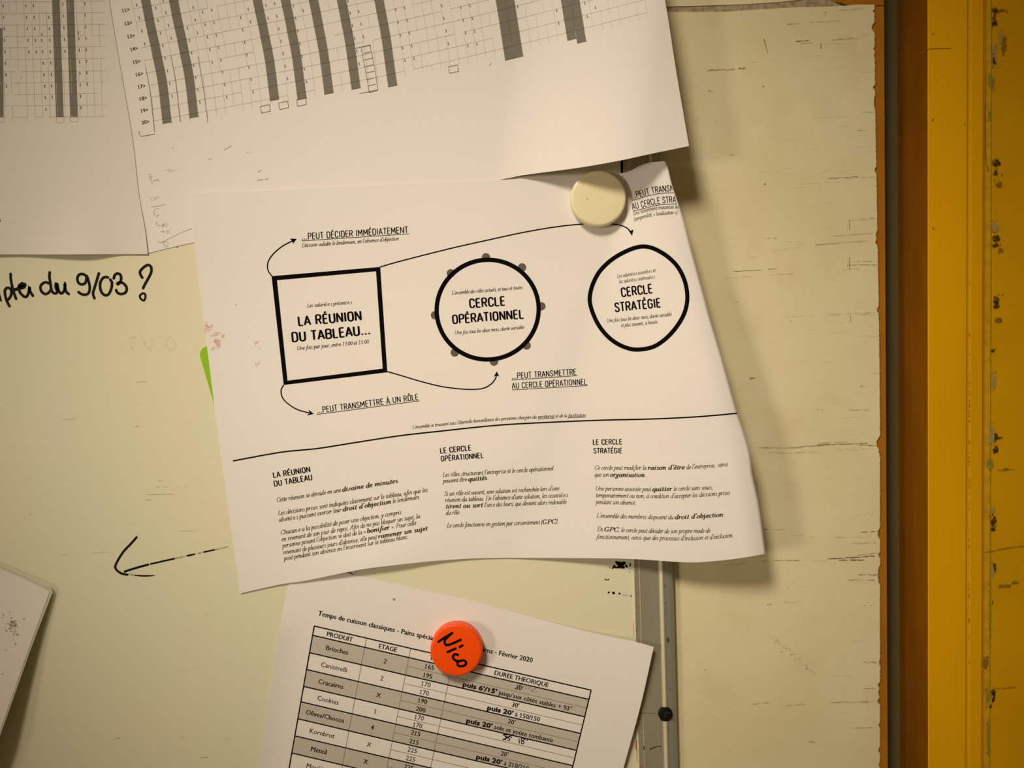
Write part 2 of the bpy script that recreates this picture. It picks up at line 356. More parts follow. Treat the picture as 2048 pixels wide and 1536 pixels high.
def text(s_, pts, cap, style='it', bold='itb', upv=None, clip=None, fit=True, center=False, wscale=1):
    """set a line of lettering along a baseline; **bold** switches style"""
    line = cr(pts, 2.0); L = [0]
    for a, b in zip(line, line[1:]): L.append(L[-1]+math.dist(a, b))
    runs = s_.split('**'); items = []; x = 0
    for i, r in enumerate(runs):
        st = bold if i % 2 else style
        wx = 1.32 if st == 'bfx' else 1
        for ch in r:
            adv, sh = glyph(st, ch); items.append((x, sh, wx)); x += adv*wx
    sc = L[-1]/x if fit else cap*wscale
    off = 0
    if center: off = -x*sc/2; sc0 = L[-1]/2; off += sc0
    out = []
    def at(d):
        d = d+0.0
        if d >= L[-1]: i = len(L)-2
        else:
            i = 0
            lo, hi = 0, len(L)-2
            while lo < hi:
                m_ = (lo+hi+1)//2
                if L[m_] <= d: lo = m_
                else: hi = m_-1
            i = lo
        t = (d-L[i])/((L[i+1]-L[i]) or 1)
        a, b = line[i], line[i+1]
        dx, dy = b[0]-a[0], b[1]-a[1]; n = math.hypot(dx, dy) or 1
        return a[0]+dx*t, a[1]+dy*t, dx/n, dy/n
    for gx, shapes, wx in items:
        for V, F in shapes:
            W_ = []
            for u, v in V:
                x_, y_, tx, ty = at(off+(gx+u*wx)*sc)
                ux, uy = upv or (ty, -tx)
                W_.append((x_+ux*v*cap, y_+uy*v*cap))
            if clip:
                F = [f for f in F if all(clip(*W_[i]) for i in f)]
            if F: out.append((W_, F))
    return out

# ------------------------------------------------------------------ heights of the sheets above the board (mm)
def sm(t): t = min(max(t, 0), 1); return t*t*(3-2*t)
def cl(t): return min(max(t, 0), 1)
C_RIGHT = [(322,1330),(331,1334.6),(372.7,1345),(434.8,1365.6),(497,1382),(600,1410.5),(636,1420),(716,1444),(819.5,1473),(856.7,1485.7),(906,1500),(952,1506),(1014,1519),(1107.6,1531.7)]
def hA(x, y):   # left timetable
    return .75 + sm((262-x)/110)*(2.4*cl((y-380)/130)**2*(.5+.5*math.cos((x-200)/55)) + .9*cl((y-150)/360)) + .35*sm((x-230)/50)*cl((y-400)/108)
def hB(x, y):   # large timetable: its lower right corner stands well off the board
    up = 292-.19*(x-1378)-y
    return .35 + 26*sm((x-985-.13*up)/310) + 1.6*sm((200-y)/250)*sm((x-380)/250)
def hC(x, y):   # diagram sheet
    d = lerp_path(C_RIGHT, y) - x
    Wd = 112 + max(0, y-396)*.57
    A = 21 - 3*math.exp(-((y-560)/130)**2) + 1.5*cl((y-700)/400)
    h = .95 + A*cl(1-d/Wd)**1.5 - 3.0*cl(1-d/46)**2
    h += 4.2*math.exp(-((y-1150)/90)**2)*math.exp(-((x-760)/130)**2)
    h += 2.4*math.exp(-((x-384)/330)**2-((y-387)/190)**2)
    h += .9*math.exp(-((x-1130+.35*(y-700))/110)**2)*sm((y-480)/150)*sm((1050-y)/150)
    return h
def hD(x, y):   # baking chart
    return .35 + 5.2*cl((x-1000)/300)**2 + 1.6*cl((640-(x+(y-1130)*.17))/60)**2*sm((y-1190)/90)
def hE(x, y):
    return 2.0 + 10*cl((y-1150)/330)**1.2

def sheet(name, top, right, bottom, left, h, m, step=7, parent=None, flap=None):
    """Coons patch between four edges; top/bottom run left to right, left/right run downwards"""
    def samp(pts, n):
        c = cr(pts, 1.0); L = [0]
        for a, b in zip(c, c[1:]): L.append(L[-1]+math.dist(a, b))
        out = []; j = 0
        for i in range(n+1):
            d = L[-1]*i/n
            while j < len(L)-2 and L[j+1] < d: j += 1
            t = (d-L[j])/((L[j+1]-L[j]) or 1)
            out.append((c[j][0]+(c[j+1][0]-c[j][0])*t, c[j][1]+(c[j+1][1]-c[j][1])*t))
        return out
    ln = lambda p: sum(math.dist(a, b) for a, b in zip(p, p[1:]))
    nu = int(max(ln(top), ln(bottom))/step); nv = int(max(ln(left), ln(right))/step)
    T, B_, Lf, R = samp(top, nu), samp(bottom, nu), samp(left, nv), samp(right, nv)
    V = []; F = []
    for j in range(nv+1):
        v = j/nv
        for i in range(nu+1):
            u = i/nu; p = []
            for a in (0, 1):
                q = (1-v)*T[i][a]+v*B_[i][a]+(1-u)*Lf[j][a]+u*R[j][a]
                q -= (1-u)*(1-v)*T[0][a]+u*(1-v)*T[-1][a]+(1-u)*v*B_[0][a]+u*v*B_[-1][a]
                p.append(q)
            V.append(P(p[0], p[1], h(*p)))
    for j in range(nv):
        for i in range(nu):
            a = j*(nu+1)+i; F.append((a, a+nu+1, a+nu+2, a+1))
    if flap:
        prev = [j*(nu+1)+nu for j in range(nv+1)]
        for k in range(1, 9):
            cur = []
            for j in range(nv+1):
                r = flap(R[j][1])
                e = V[j*(nu+1)+nu]; th = k/8*math.radians(165)
                cur.append(len(V)); V.append(e+Vector((.9*r*math.sin(th*.35)*.02 - r*(1-math.cos(th))*.55, r*math.sin(th)*.6+r*(1-math.cos(th))*.55, 0)))
            for j in range(nv):
                F.append((prev[j], prev[j+1], cur[j+1], cur[j]))
            prev = cur
    n0 = len(V); t = Vector((0, .0001, 0)); F0 = list(F)
    V += [v+t for v in V[:n0]]; F += [tuple(i+n0 for i in f[::-1]) for f in F0]
    idx = lambda j, i: j*(nu+1)+i
    loops = [[idx(0, i) for i in range(nu+1)], [idx(nv, i) for i in range(nu+1)], [idx(j, 0) for j in range(nv+1)]]
    if not flap: loops.append([idx(j, nu) for j in range(nv+1)])
    sm_n = len(F)
    for lp in loops:
        b0 = len(V)
        for i in lp: V += [V[i], V[i]+t]
        for q in range(len(lp)-1): F.append((b0+2*q, b0+2*q+1, b0+2*q+3, b0+2*q+2))
    o = mesh_obj(name, V, F, m, parent)
    o.data.polygons.foreach_set('use_smooth', [i < sm_n for i in range(len(F))])
    return o

# ================================================================== SETTING
TOP, BOT = -1100, 2700
def vx(x0, x1, y): return x0+(x1-x0)*y/1536
def strip(x0, x1, x2, x3, hf, hb, name, m, parent=None, y0=TOP, y1=BOT):
    return plate(name, [(vx(x0, x1, y0), y0), (vx(x2, x3, y0), y0), (vx(x2, x3, y1), y1), (vx(x0, x1, y1), y1)], hf, hb, m, parent)
wall = tag(plate('wall_back', [(-3400, -2200), (5600, -2200), (5600, 3800), (-3400, 3800)], -26, -60, M['olive']), kind='structure')

# door casing: profile across, swept down the wall
def profile(name, pts, hb, mats, fmi, parent=None, y0=TOP, y1=BOT, ns=1):
    """pts: (px at y=0, px at y=1536, h)"""
    V = []; n = len(pts)
    for y in (y0, y1):
        for a, b, h in pts: V.append(P(vx(a, b, y), y, h))
    F = []; fm = []
    for i in range(n-1): F.append((i, i+1, n+i+1, n+i)); fm.append(fmi[i])
    # back
    b0 = len(V)
    for k in (0, n-1, n, 2*n-1): V.append(Vector((V[k].x, -hb/1000, V[k].z)))
    F += [(b0, b0+1, b0+3, b0+2), (0, b0, b0+2, n), (n-1, 2*n-1, b0+3, b0+1), tuple([*range(n-1, -1, -1), b0, b0+1]), tuple([*range(n, 2*n), b0+3, b0+2])]
    fm += [0]*5
    o = mesh_obj(name, V, F, None, parent, mats=mats, fm=fm)
    bm = bmesh.new(); bm.from_mesh(o.data); bmesh.ops.recalc_face_normals(bm, faces=bm.faces); bm.to_mesh(o.data); bm.free()
    return o
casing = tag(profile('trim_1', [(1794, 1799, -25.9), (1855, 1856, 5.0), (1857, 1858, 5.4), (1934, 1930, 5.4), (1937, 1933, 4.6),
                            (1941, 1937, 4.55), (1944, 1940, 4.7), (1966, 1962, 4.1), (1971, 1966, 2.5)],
                -25.95, [M['yellow'], M['yellow_shaded']], [1, 0, 0, 0, 0, 0, 0, 0]), kind='structure')
rwall = tag(profile('wall_right', [(1971.5, 1966.5, 2.4), (1974, 1969, 3.4), (1982, 1978, 3.5), (1984, 1981, 2.9), (5200, 5200, 2.9)], -25.95,
               [M['yellow_wall'], M['yellow_pale']], [1, 1, 1, 0]), kind='structure')
def blob(x, y, w, h, n=13, jit=.32): return disc(x, y, w/2, n, jit, h/2)
def chips(surface_h, spots, m, parent, eps=.08):
    for (x, y, w, h) in spots:
        ink = Ink(surface_h, eps); ink.add(blob(x, y, w, h))
        k = int(max(w, h)/4)
        for _ in range(k*2):
            ink.add(blob(x+random.uniform(-.6, .6)*w, y+random.uniform(-.8, .8)*h, random.uniform(1.2, 4), random.uniform(1.5, 5), 8))
        ink.build('paint_chip', m, parent)
chips(3.5, [(2003, 75, 9, 27), (1989, 108, 12, 34), (1990, 456, 15, 24), (1983, 872, 12, 36), (1986, 1138, 6, 28), (1985, 1020, 9, 12), (1988, 764, 10, 26)], M['chip_cream'], rwall, .06)
chips(3.5, [(1982, 163, 13, 30), (1980, 232, 8, 18), (1980, 930, 12, 22), (1980, 1228, 4, 90), (1976, 1480, 6, 60), (1975, 1395, 7, 32)], M['chip_green'], rwall, .05)
chips(3.5, [(1990, 20, 10, 10), (1989, 32, 5, 10), (1990, 45, 11, 12), (1988, 120, 5, 15), (1992, 326, 16, 14), (1991, 345, 8, 10), (1993, 476, 14, 16), (1991, 490, 11, 9),
            (1993, 601, 12, 15), (1991, 612, 9, 8), (1986, 700, 7, 7), (1993, 873, 7, 14), (2001, 875, 10, 3), (1991, 900, 10, 14), (1987, 1042, 12, 16), (1986, 1058, 8, 10),
            (1990, 1134, 4, 14), (1985, 1204, 2.5, 5), (1986, 1385, 9, 12), (1986, 1400, 6, 10), (1981, 1413, 5, 6), (2004, 349, 3, 3), (2005, 590, 3, 3), (1989, 1390, 3, 14)], M['chip_dark'], rwall, .12)
chips(3.5, [(1972.5, 1325, 12, 26), (2008, 90, 8, 30), (2000, 20, 30, 4), (1996, 640, 14, 8), (2010, 1172, 22, 4), (2030, 1165, 14, 5), (1998, 368, 14, 10), (2002, 500, 10, 8), (2012, 938, 12, 3)], M['chip_brown'], rwall, .09)
k = Ink(3.5, .1)
k.add(brush([(1971, 205), (1970, 250), (1971, 300), (1973, 325), (1977, 345)], 2.2, 3)); k.add(brush([(1971, 150), (1971, 200)], 1))
k.add(brush([(1972, 1105), (1995, 1100), (2020, 1095), (2048, 1092)], 1.6)); k.add(brush([(1995, 940), (2030, 938)], 1.2)); k.add(brush([(1990, 1378), (2030, 1374)], 1.3))
k.build('crack', M['chip_brown'], rwall)
k = Ink(5.4, .1)
k.add(brush([(1840, 106), (1850, 102), (1861, 98), (1880, 97), (1902, 97)], 1.7)); k.add(blob(1866, 240, 4, 7)); k.add(blob(1867, 457, 3, 5)); k.add(blob(1930, 250, 3, 3)); k.add(blob(1866, 68, 4, 4))
k.build('scratch', M['chip_brown'], casing)
k = Ink(4.6, .1)
for i in range(60):
    y = random.uniform(0, 1536) if i < 15 else random.uniform(750, 1280); k.add(blob(vx(1941, 1937, y)+random.uniform(-.7, .7), y, random.uniform(1, 2), random.uniform(2, 9), 6))
k.build('groove_grime', M['chip_brown'], casing, 'stuff')

# painted wooden panels
def redge(y): return 1749+11*sm(y/900)
notch = [(22, 6, 5), (55, 22, 6), (98, 8, 3), (112, 12, 2), (175, 10, 5), (205, 30, 3), (340, 12, 4), (470, 20, 4), (485, 14, 5), (620, 14, 4), (885, 26, 6), (895, 40, 3), (1067, 24, 5), (1110, 10, 4), (1145, 28, 5), (1160, 20, 4),
         (1325, 12, 2), (1370, 12, 5), (1385, 20, 4), (1402, 14, 6), (1450, 12, 3), (1500, 14, 4), (1530, 10, 4)]
def ragged(y):
    v = redge(y)+random.uniform(-.7, .4)
    for ny, nh, nd in notch:
        if abs(y-ny) < nh/2: v -= nd*(1-(2*(y-ny)/nh)**2)*random.uniform(.7, 1)
    return v
random.seed(3)
edge = [(ragged(y), y) for y in [9+2.5*i for i in range(int((1560-9)/2.5))]] + [(1760, BOT)]
top_edge = [(-1500, 26), (1330, 24), (1400, 23), (1450, 23.5), (1520, 19), (1590, 14), (1650, 13), (1690, 11), (1715, 9), (1740, 9)]
top_edge = [(x, y+random.uniform(-.6, .6)) for x, y in top_edge]
panel = plate('wooden_panel', top_edge+edge+[(-1500, BOT)], -4.0, -18, M['panel'])
tag(panel, 'cream painted wooden panel behind the whiteboard with a chipped right edge and black scuffs', 'panel')
bare = [(ragged(y)+random.uniform(.8, 2.0), y) for y in [9+3*i for i in range(516)]]
plate('bare_edge', [(1700, 9)]+bare+[(1700, 1550)], -4.25, -17, M['panel_brown'], panel)
strip(1700, 1702, 1768, 1775.5, -4.9, -19, 'edge_strip', M['orange_paint'], panel, y0=11)
upper = plate('wooden_panel', [(-1500, TOP), (1640, TOP), (1646, -6), (1620, -3), (1560, 4), (1500, 8), (1450, 10), (1400, 11.5), (1330, 13), (-1500, 16)], -4.1, -18, M['panel'])
tag(upper, 'cream painted wooden panel above the grimy seam at the top right', 'panel')
plate('filler_strip', [(-1500, 12), (1330, 10), (1560, -2), (1640, -12), (1660, 0), (1690, 14), (1650, 16), (1560, 20), (1330, 27), (-1500, 29)], -4.5, -17, M['seam'], upper)
plate('painted_corner', [(1638, TOP), (1763, TOP), (1768, 10.5), (1700, 10.5), (1668, 3), (1640, -8)], -4.35, -17, M['orange_paint'], upper)

# scuffs on the panel: (x, y, length, thickness, tone, slope)
SCUFF = [(1585, 47, 26, 1.2, 0, -.1), (1650, 43, 70, 1, 1, -.05), (1652, 24, 12, 1.2, 1, 0), (1700, 19, 60, .9, 1, -.06), (1604, 82, 34, 2.2, 0, -.08), (1612, 88, 30, 1.6, 1, -.05), (1690, 78, 60, 1.2, 1, -.06), (1738, 70, 28, 1.4, 1, -.08),
 (1440, 140, 60, 1.2, 0, -.02), (1484, 137, 14, 5, 0, 0), (1510, 123, 14, 1.3, 1, 0), (1545, 121, 40, .8, 2, -.04), (1716, 111, 24, 1, 2, 0), (1735, 224, 26, 1.6, 1, 0), (1660, 234, 60, .8, 2, -.03), (1725, 260, 22, 1.4, 1, 0),
 (1420, 181, 14, 1.4, 0, .3), (1463, 310, 10, 2.2, 1, 0), (1668, 331, 22, 1, 1, 0), (1650, 343, 20, 1, 1, -.4), (1690, 344, 40, .9, 1, -.05), (1682, 356, 70, 1.3, 0, -.05), (1735, 354, 30, 1.2, 1, -.08), (1540, 345, 60, .8, 2, 0), (1640, 366, 80, .8, 2, -.05),
 (1720, 439, 60, 1.1, 1, -.06), (1537, 477, 34, 1.3, 1, 0), (1590, 484, 50, 1, 1, 0), (1700, 470, 90, 1, 1, -.06), (1680, 486, 110, 1.2, 1, -.08), (1600, 488, 40, 1, 2, 0), (1570, 498, 60, .9, 2, -.15), (1507, 515, 14, 2.2, 1, 0),
 (1728, 522, 50, 1.1, 1, 0), (1725, 530, 60, 1.1, 1, 0), (1495, 542, 60, 1.3, 0, -.04), (1544, 538, 20, 1.3, 0, -.1), (1480, 555, 70, .9, 2, -.06), (1560, 548, 60, 1, 1, -.06), (1700, 538, 40, 1.1, 1, -.05), (1740, 531, 26, 1, 1, 0), (1700, 628, 100, 1, 1, -.04), (1737, 630, 40, 1, 1, 0), (1600, 632, 60, .8, 2, 0),
 (1505, 757, 11, 3, 0, 0), (1625, 660, 20, 1, 2, 0), (1730, 672, 26, 1, 1, 0), (1726, 773, 16, 2, 1, 0), (1715, 820, 50, 1.4, 1, 0), (1640, 819, 16, 1.2, 1, 0), (1720, 835, 30, .9, 2, 0),
 (1560, 896, 90, 1.4, 1, 0), (1620, 893, 60, 1.4, 1, -.06), (1680, 888, 110, 1.5, 0, -.03), (1735, 892, 40, 1.5, 0, 0), (1580, 905, 120, 1, 1, 0), (1700, 899, 60, 1, 1, 0), (1530, 895, 40, 1, 2, 0), (1665, 884, 60, 1.1, 1, -.05),
 (1545, 1060, 50, 1.6, 1, 0), (1728, 1030, 40, 1, 1, 0), (1740, 1064, 40, 1.8, 0, -.06), (1700, 1074, 80, .9, 2, 0), (1725, 1086, 60, 1, 1, -.03), (1650, 1075, 80, .8, 2, 0),
 (1530, 1123, 20, 1.3, 1, 0), (1570, 1121, 60, 1.6, 1, 0), (1640, 1122, 24, 1.3, 1, 0), (1700, 1115, 100, 2.2, 0, -.06), (1735, 1108, 50, 1.6, 0, -.12), (1700, 1120, 60, 2, 0, 0), (1470, 1129, 40, 1.4, 1, -.08), (1735, 1150, 40, 2, 0, .02), (1720, 1160, 60, 1.1, 1, 0),
 (1538, 1208, 10, 2.4, 0, 0), (1585, 1205, 36, 1.4, 1, 0), (1735, 1212, 26, 1.2, 1, 0), (1520, 1407, 38, 1.5, 1, -.1), (1590, 1410, 46, 1.3, 1, -.1), (1700, 1405, 90, 1.2, 1, -.02), (1740, 1324, 30, 1.4, 0, 0), (1728, 1456, 50, 1.3, 0, -.02), (1625, 1484, 14, 2, 0, .05), (1665, 1485, 50, .8, 2, 0), (1738, 1378, 26, 1.5, 0, 0), (1740, 1538, 30, 1.4, 0, 0)]
random.seed(11)
inks = [Ink(-4, .06), Ink(-4, .05), Ink(-4, .04)]
for x, y, L, th, tone, sl in SCUFF:
    nst = 1 + int(th > 1) + int(L > 55)*2
    for _ in range(nst):
        yy = y + random.uniform(-1, 1)*(1.6 if nst > 1 else .2); xx = x - L/2 + random.uniform(0, L*.15); end = x+L/2
        while xx < end:
            l = random.uniform(.15, .5)*L; x2 = min(xx+l, end)
            m1 = ((xx+x2)/2, yy+sl*((xx+x2)/2-x)+random.uniform(-.5, .5))
            inks[tone if random.random() < .75 else min(tone+1, 2)].add(brush([(xx, yy+sl*(xx-x)), m1, (x2, yy+sl*(x2-x))], th*random.uniform(.5, 1.0), 4, .8))
            xx = x2 + random.uniform(0, .12)*L
for x0, y0, x1, y1, w in ((1528, 79, 1532, 93, 2), (1532, 93, 1535, 106, 1.4), (1642, 87, 1642, 97, 1.6), (1652, 25, 1651, 32, 1.2), (1699, 440, 1699, 458, 1.6), (1699, 515, 1699, 538, 1.6), (1696, 526, 1695, 534, 1), (1701, 632, 1701, 644, 1.4)):
    inks[0].add(brush([(x0, y0), (x1, y1)], w))
for x, y, r in ((1527, 173, 2), (1564, 154, 1.2), (1530, 368, 2.4), (1575, 1173, 1.4), (1474, 604, 1.5), (1582, 642, 1.4), (1501, 757, 2.6), (1563, 1303, 1.6), (1425, 1433, 1.2), (1456, 1501, 1.1), (1410, 1340, 1.3), (1661, 406, 2), (1431, 243, 1.5)):
    inks[0].add(blob(x, y, r*1.7, r*1.5, 12, .18))
inks[2].add([x for i in range(60) for x in [blob(random.uniform(1390, 1745), random.uniform(30, 1536), random.uniform(1, 3), random.uniform(.8, 2), 6)]])
for i in range(70):
    y = random.uniform(30, 1536); x = random.uniform(1560, 1740); l = random.uniform(10, 50)
    inks[2].add(brush([(x, y), (x+l/2, y-.5), (min(x+l, 1745), y-1)], random.uniform(.5, 1), 5, .8))
for i, (ink, m) in enumerate(zip(inks, ('scuff', 'scuff_mid', 'scuff_light'))): ink.build('scuff_marks', M[m], panel, 'stuff')
g = Ink(-4, .05)
for i in range(60):
    t = random.random(); x = 1535+95*t; y = 1270+80*t**1.1
    g.add(blob(x+random.uniform(-5, 5), y+random.uniform(-3, 3), random.uniform(3, 9), random.uniform(1.2, 3), 8))
g.build('green_smear', M['scuff_green'], panel, 'stuff')

# ================================================================== WHITEBOARD
board = empty('whiteboard', P(400, 768, 0))
tag(board, 'whiteboard with thin aluminium frame, handwriting in black marker and papers pinned by magnets', 'whiteboard')
def fx(base, y): return base + (y-1125)*.0262 - (.0000045*(y-320)*(1125-y) if 320 < y < 1125 else 0)
BL, BT, BB = -2000, -900, 2300
surf = plate('writing_surface', [(BL, BT), (fx(1275, BT), BT), (fx(1275, BB), BB), (BL, BB)], 0, -3.9, M['board'], board)
def rail(pts, y0, y1, vert, name='frame_rail'):
    """aluminium section: pts (offset px, h, material index)"""
    V = []; n = len(pts); N = 24
    for j in range(N+1):
        y = y0+(y1-y0)*j/N
        for off, h, _ in pts:
            V.append(P(fx(1267, y)+off, y, h) if vert == 1 else (P(BL-off, y, h) if vert == 2 else (P(y, BT-off, h) if vert == 3 else P(y, BB+off, h))))
    F = []; fm = []
    for j in range(N):
        for i in range(n-1):
            a = j*n+i; F.append((a, a+1, a+n+1, a+n)); fm.append(pts[i][2])
    F += [tuple(range(n)), tuple(range(N*n, N*n+n))]; fm += [0, 0]
    o = mesh_obj(name, V, F, None, board, mats=[M['alu'], M['alu_highlight'], M['alu_side']], fm=fm)
    bm = bmesh.new(); bm.from_mesh(o.data); bmesh.ops.recalc_face_normals(bm, faces=bm.faces); bm.to_mesh(o.data); bm.free()
    return o
prof = [(0, -3.8, 0), (0, .25, 1), (1, .8, 0), (10, .85, 0), (10.8, 1.05, 1), (11.8, 1.0, 0), (44, .95, 0), (49, .8, 0), (51, 1.2, 1), (53, 1.8, 1), (56, 2.1, 1), (58, 2.0, 2), (62, 1.6, 2), (70, 1.1, 2), (76, .5, 2), (79, -.6, 2), (79.5, -3.8, 2)]
r1 = rail(prof, BT, BB, 1); rail(prof, BT, BB, 2); rail(prof, BL, fx(1346, BT), 3); rail(prof, BL, fx(1346, BB), 4)
# screw with a cross recess
def lathe(name, cx, cy, prof_, m, parent=None, n=64, tilt=(0, 0), mats=None, fmi=None):
    c = P(cx, cy, 0); V = []; F = []; fm = []
    for r, h in prof_:
        for i in range(n):
            a = 2*math.pi*i/n; V.append(Vector((c.x+r/1000*math.cos(a)+tilt[0]*h/1000, -h/1000, c.z+r/1000*math.sin(a)+tilt[1]*h/1000)))
    for k in range(len(prof_)-1):
        for i in range(n):
            j = (i+1) % n; F.append((k*n+i, k*n+j, (k+1)*n+j, (k+1)*n+i)); fm.append(fmi[k] if fmi else 0)
    F.append(tuple(range((len(prof_)-1)*n, len(prof_)*n))); fm.append(fmi[-1] if fmi else 0)
    F.append(tuple(range(n))[::-1]); fm.append(0)
    o = mesh_obj(name, V, F, m, parent, smooth=True, mats=mats, fm=fm)
    bm = bmesh.new(); bm.from_mesh(o.data); bmesh.ops.recalc_face_normals(bm, faces=bm.faces); bm.to_mesh(o.data); bm.free()
    return o
scr = lathe('screw', 1329.5, 1425, [(3.8, .8), (3.8, 2.2), (3.6, 2.55), (3.1, 2.75), (1.8, 2.82), (.3, 2.84)], M['screw'], r1, 32)
k = Ink(2.84, .04); k.add(brush([(1331, 1429), (1334, 1425), (1339, 1426)], 1.6)); k.add(brush([(1330, 1429), (1331, 1434)], 1.6))
k.build('screw_recess', M['screw_slot'], r1)
# stains on the frame
k = Ink(.95, .1)
for a in (([(1300, 1499), (1308, 1495)], 3.5), ([(1307, 1496), (1314, 1493), (1322, 1493)], 2.6), ([(1288, 1493), (1288, 1499)], 3), ([(1272, 1425), (1278, 1424)], 3), ([(1274, 1436), (1276, 1428)], 3), ([(1280, 1426), (1312, 1427)], .9)): k.add(brush(*a))
for i in range(34):
    y = random.uniform(1125, 1536); k.add(blob(fx(1269.5, y)+random.uniform(-1, 1), y, random.uniform(.8, 2), random.uniform(.8, 3.5), 6))
for x, y in ((1314, 1218), (1277, 1215), (1297, 1470), (1306, 1471), (1283, 1471)): k.add(blob(x, y, 2.2, 1.8, 7))
k.build('grime', M['marker_dry'], board, 'stuff')
k = Ink(1.4, .35)
for x, y, w, h in ((1330, 1172, 2.2, 6), (1329, 1147, 2, 2.5), (1331, 1206, 2, 4), (1324, 1197, 2.5, 2.5), (1327, 1130, 2, 8), (1340, 1378, 2.4, 3), (1337, 1455, 2, 2), (1337, 1460, 1.8, 6), (1336, 1491, 5, 5), (1332, 1217, 1.5, 2), (1326, 1185, 1, 3), (1336, 1280, 5, 9)): k.add(blob(x, y, w, h, 8))
k.add(brush([(1345, 1441), (1349, 1437)], 1.5)); k.build('grime', M['marker_dry'], board, 'stuff')
# hand lettering "…mpter du 9/03 ?" (zoomed reading, 6.4 units per px)
k = Ink(0, .08)
def hw(pts, w=5.4, s=6.4, ox=0, oy=520): k.add(brush([(ox+x/s, oy+y/s) for x, y in pts], w))
hw([(-40, 360), (-20, 390), (-8, 450), (12, 520)], 4); hw([(-95, 500), (-80, 360), (-50, 420), (-40, 500)], 5)
hw([(135, 178), (140, 260), (158, 350), (180, 430), (205, 495)])                       # t
hw([(60, 385), (65, 450), (85, 520), (120, 590)])                                       # p stem
hw([(60, 390), (85, 358), (125, 362), (145, 400), (140, 450), (112, 498), (92, 508)])
hw([(165, 385), (220, 370), (260, 345), (300, 310), (318, 320), (300, 350), (262, 355), (245, 330), (285, 300)], 6.5)
hw([(240, 370), (258, 420), (300, 462), (335, 470), (362, 430), (375, 350), (385, 400), (420, 458)])
hw([(635, 158), (632, 220), (645, 300), (655, 370), (672, 410), (705, 428), (735, 400), (728, 300), (745, 380), (775, 425), (805, 415), (825, 370), (830, 300), (835, 370), (850, 410), (880, 435)])
hw([(715, 300), (712, 350), (735, 400)]); hw([(630, 300), (580, 285), (535, 310), (516, 350), (530, 400), (575, 435), (620, 420), (650, 380)])
hw([(1110, 215), (1070, 182), (1015, 185), (990, 230), (1000, 285), (1040, 312), (1090, 295), (1105, 240), (1115, 215), (1140, 300), (1148, 370), (1130, 425), (1090, 445), (1040, 435), (1005, 410)])
hw([(1265, 170), (1235, 270), (1205, 370), (1190, 430), (1208, 490)]) 
hw([(1380, 222), (1330, 222), (1290, 270), (1280, 340), (1300, 415), (1350, 452), (1395, 430), (1425, 360), (1432, 290), (1410, 250)])
hw([(1455, 235), (1470, 190), (1505, 172), (1540, 190), (1550, 240), (1535, 285), (1508, 310), (1505, 295), (1560, 290), (1605, 325), (1622, 375), (1600, 420), (1550, 435), (1505, 420), (1485, 385)])
hw([(1820, 225), (1790, 165), (1815, 115), (1885, 65), (1930, 85), (1935, 150), (1900, 230), (1860, 300), (1830, 360)])
hw([(1825, 425), (1855, 435), (1860, 480), (1840, 518), (1800, 495), (1790, 455), (1825, 425)], 4.2)
k.build('marker_writing', M['marker'], board)
# arrow
k = Ink(0, .08)
Z = lambda pts: [(220+x/7.877, 1060+y/7.877) for x, y in pts]
k.add(brush(Z([(418, 115), (330, 215), (220, 330), (140, 450), (85, 560), (95, 620), (170, 680), (270, 705)]), 4.6))
k.add(brush(Z([(230, 655), (400, 600), (600, 545)]), 4.4)); k.add(brush(Z([(640, 535), (760, 508)]), 3.6)); k.add(brush(Z([(380, 712), (500, 722), (620, 722), (700, 716)]), 3.2, 1.5, .6))
for a, b in ((780, 885), (900, 925), (932, 950), (960, 978), (990, 1008), (1220, 1262), (1270, 1300), (1308, 1335), (1480, 1500), (1510, 1590), (1600, 1640)):
    f = lambda x: 505-(x-770)*.222
    k.add(brush(Z([(a, f(a)), (b, f(b))]), 3.6 if a < 1300 else 3))
k.build('marker_arrow', M['marker'], board)
k = Ink(0, .06)
k.add(brush(Z([(270, 705), (330, 700), (400, 715)]), 4))
for a, b in ((1012, 1020), (1040, 1070), (1078, 1100), (1108, 1150), (1160, 1190), (1385, 1420), (1430, 1475), (1500, 1520), (1640, 1680), (1690, 1735), (1765, 1800), (1810, 1860)):
    f = lambda x: 505-(x-770)*.222
    k.add(brush(Z([(a, f(a)+6), (b, f(b)-4)]), 2.6))
for y, x, l, w in ((764, 284, 24, 1.5), (839, 139, 30, 1.1), (853, 273, 12, 1.2), (974, 317, 8, 1.2), (974, 333, 14, 1.2), (974, 356, 7, 1.4), (973, 370, 6, 1), (989, 320, 60, 1.4), (1000, 296, 14, 1.8), (962, 322, 12, 1.4), (1062, 376, 32, 1), (1105, 205, 40, .8), (1110, 128, 18, .9), (1134, 232, 10, 1.3), (1477, 234, 14, 1.6), (1474, 367, 12, 1.4), (1515, 408, 18, 2), (1478, 455, 14, 1), (1029, 60, 8, 1.2)):
    k.add(brush([(x-l/2, y+.6), (x, y-.2), (x+l/2, y-.8)], w, 4, .7))
k.build('marker_smudges', M['smudge'], board, 'stuff')
k = Ink(0, .05)
for i in range(60):
    x = random.uniform(0, 450); y = random.uniform(620, 1530); l = random.uniform(3, 22)
    k.add(brush([(x, y), (x+l/2, y-.3), (x+l, y-1)], random.uniform(.6, 1.6), 4, .7))
for c in (([(265, 700), (262, 680), (270, 672)], 4), ([(280, 665), (290, 690), (300, 700), (305, 680)], 4), ([(340, 672), (332, 690), (345, 700), (352, 690), (345, 680)], 4)): k.add(brush(*c))
k.build('erased_writing', M['ghost'], board, 'stuff')
k = Ink(0, .09)
Z = lambda x, y: (1180+x/9.309, 1100+y/9.309)
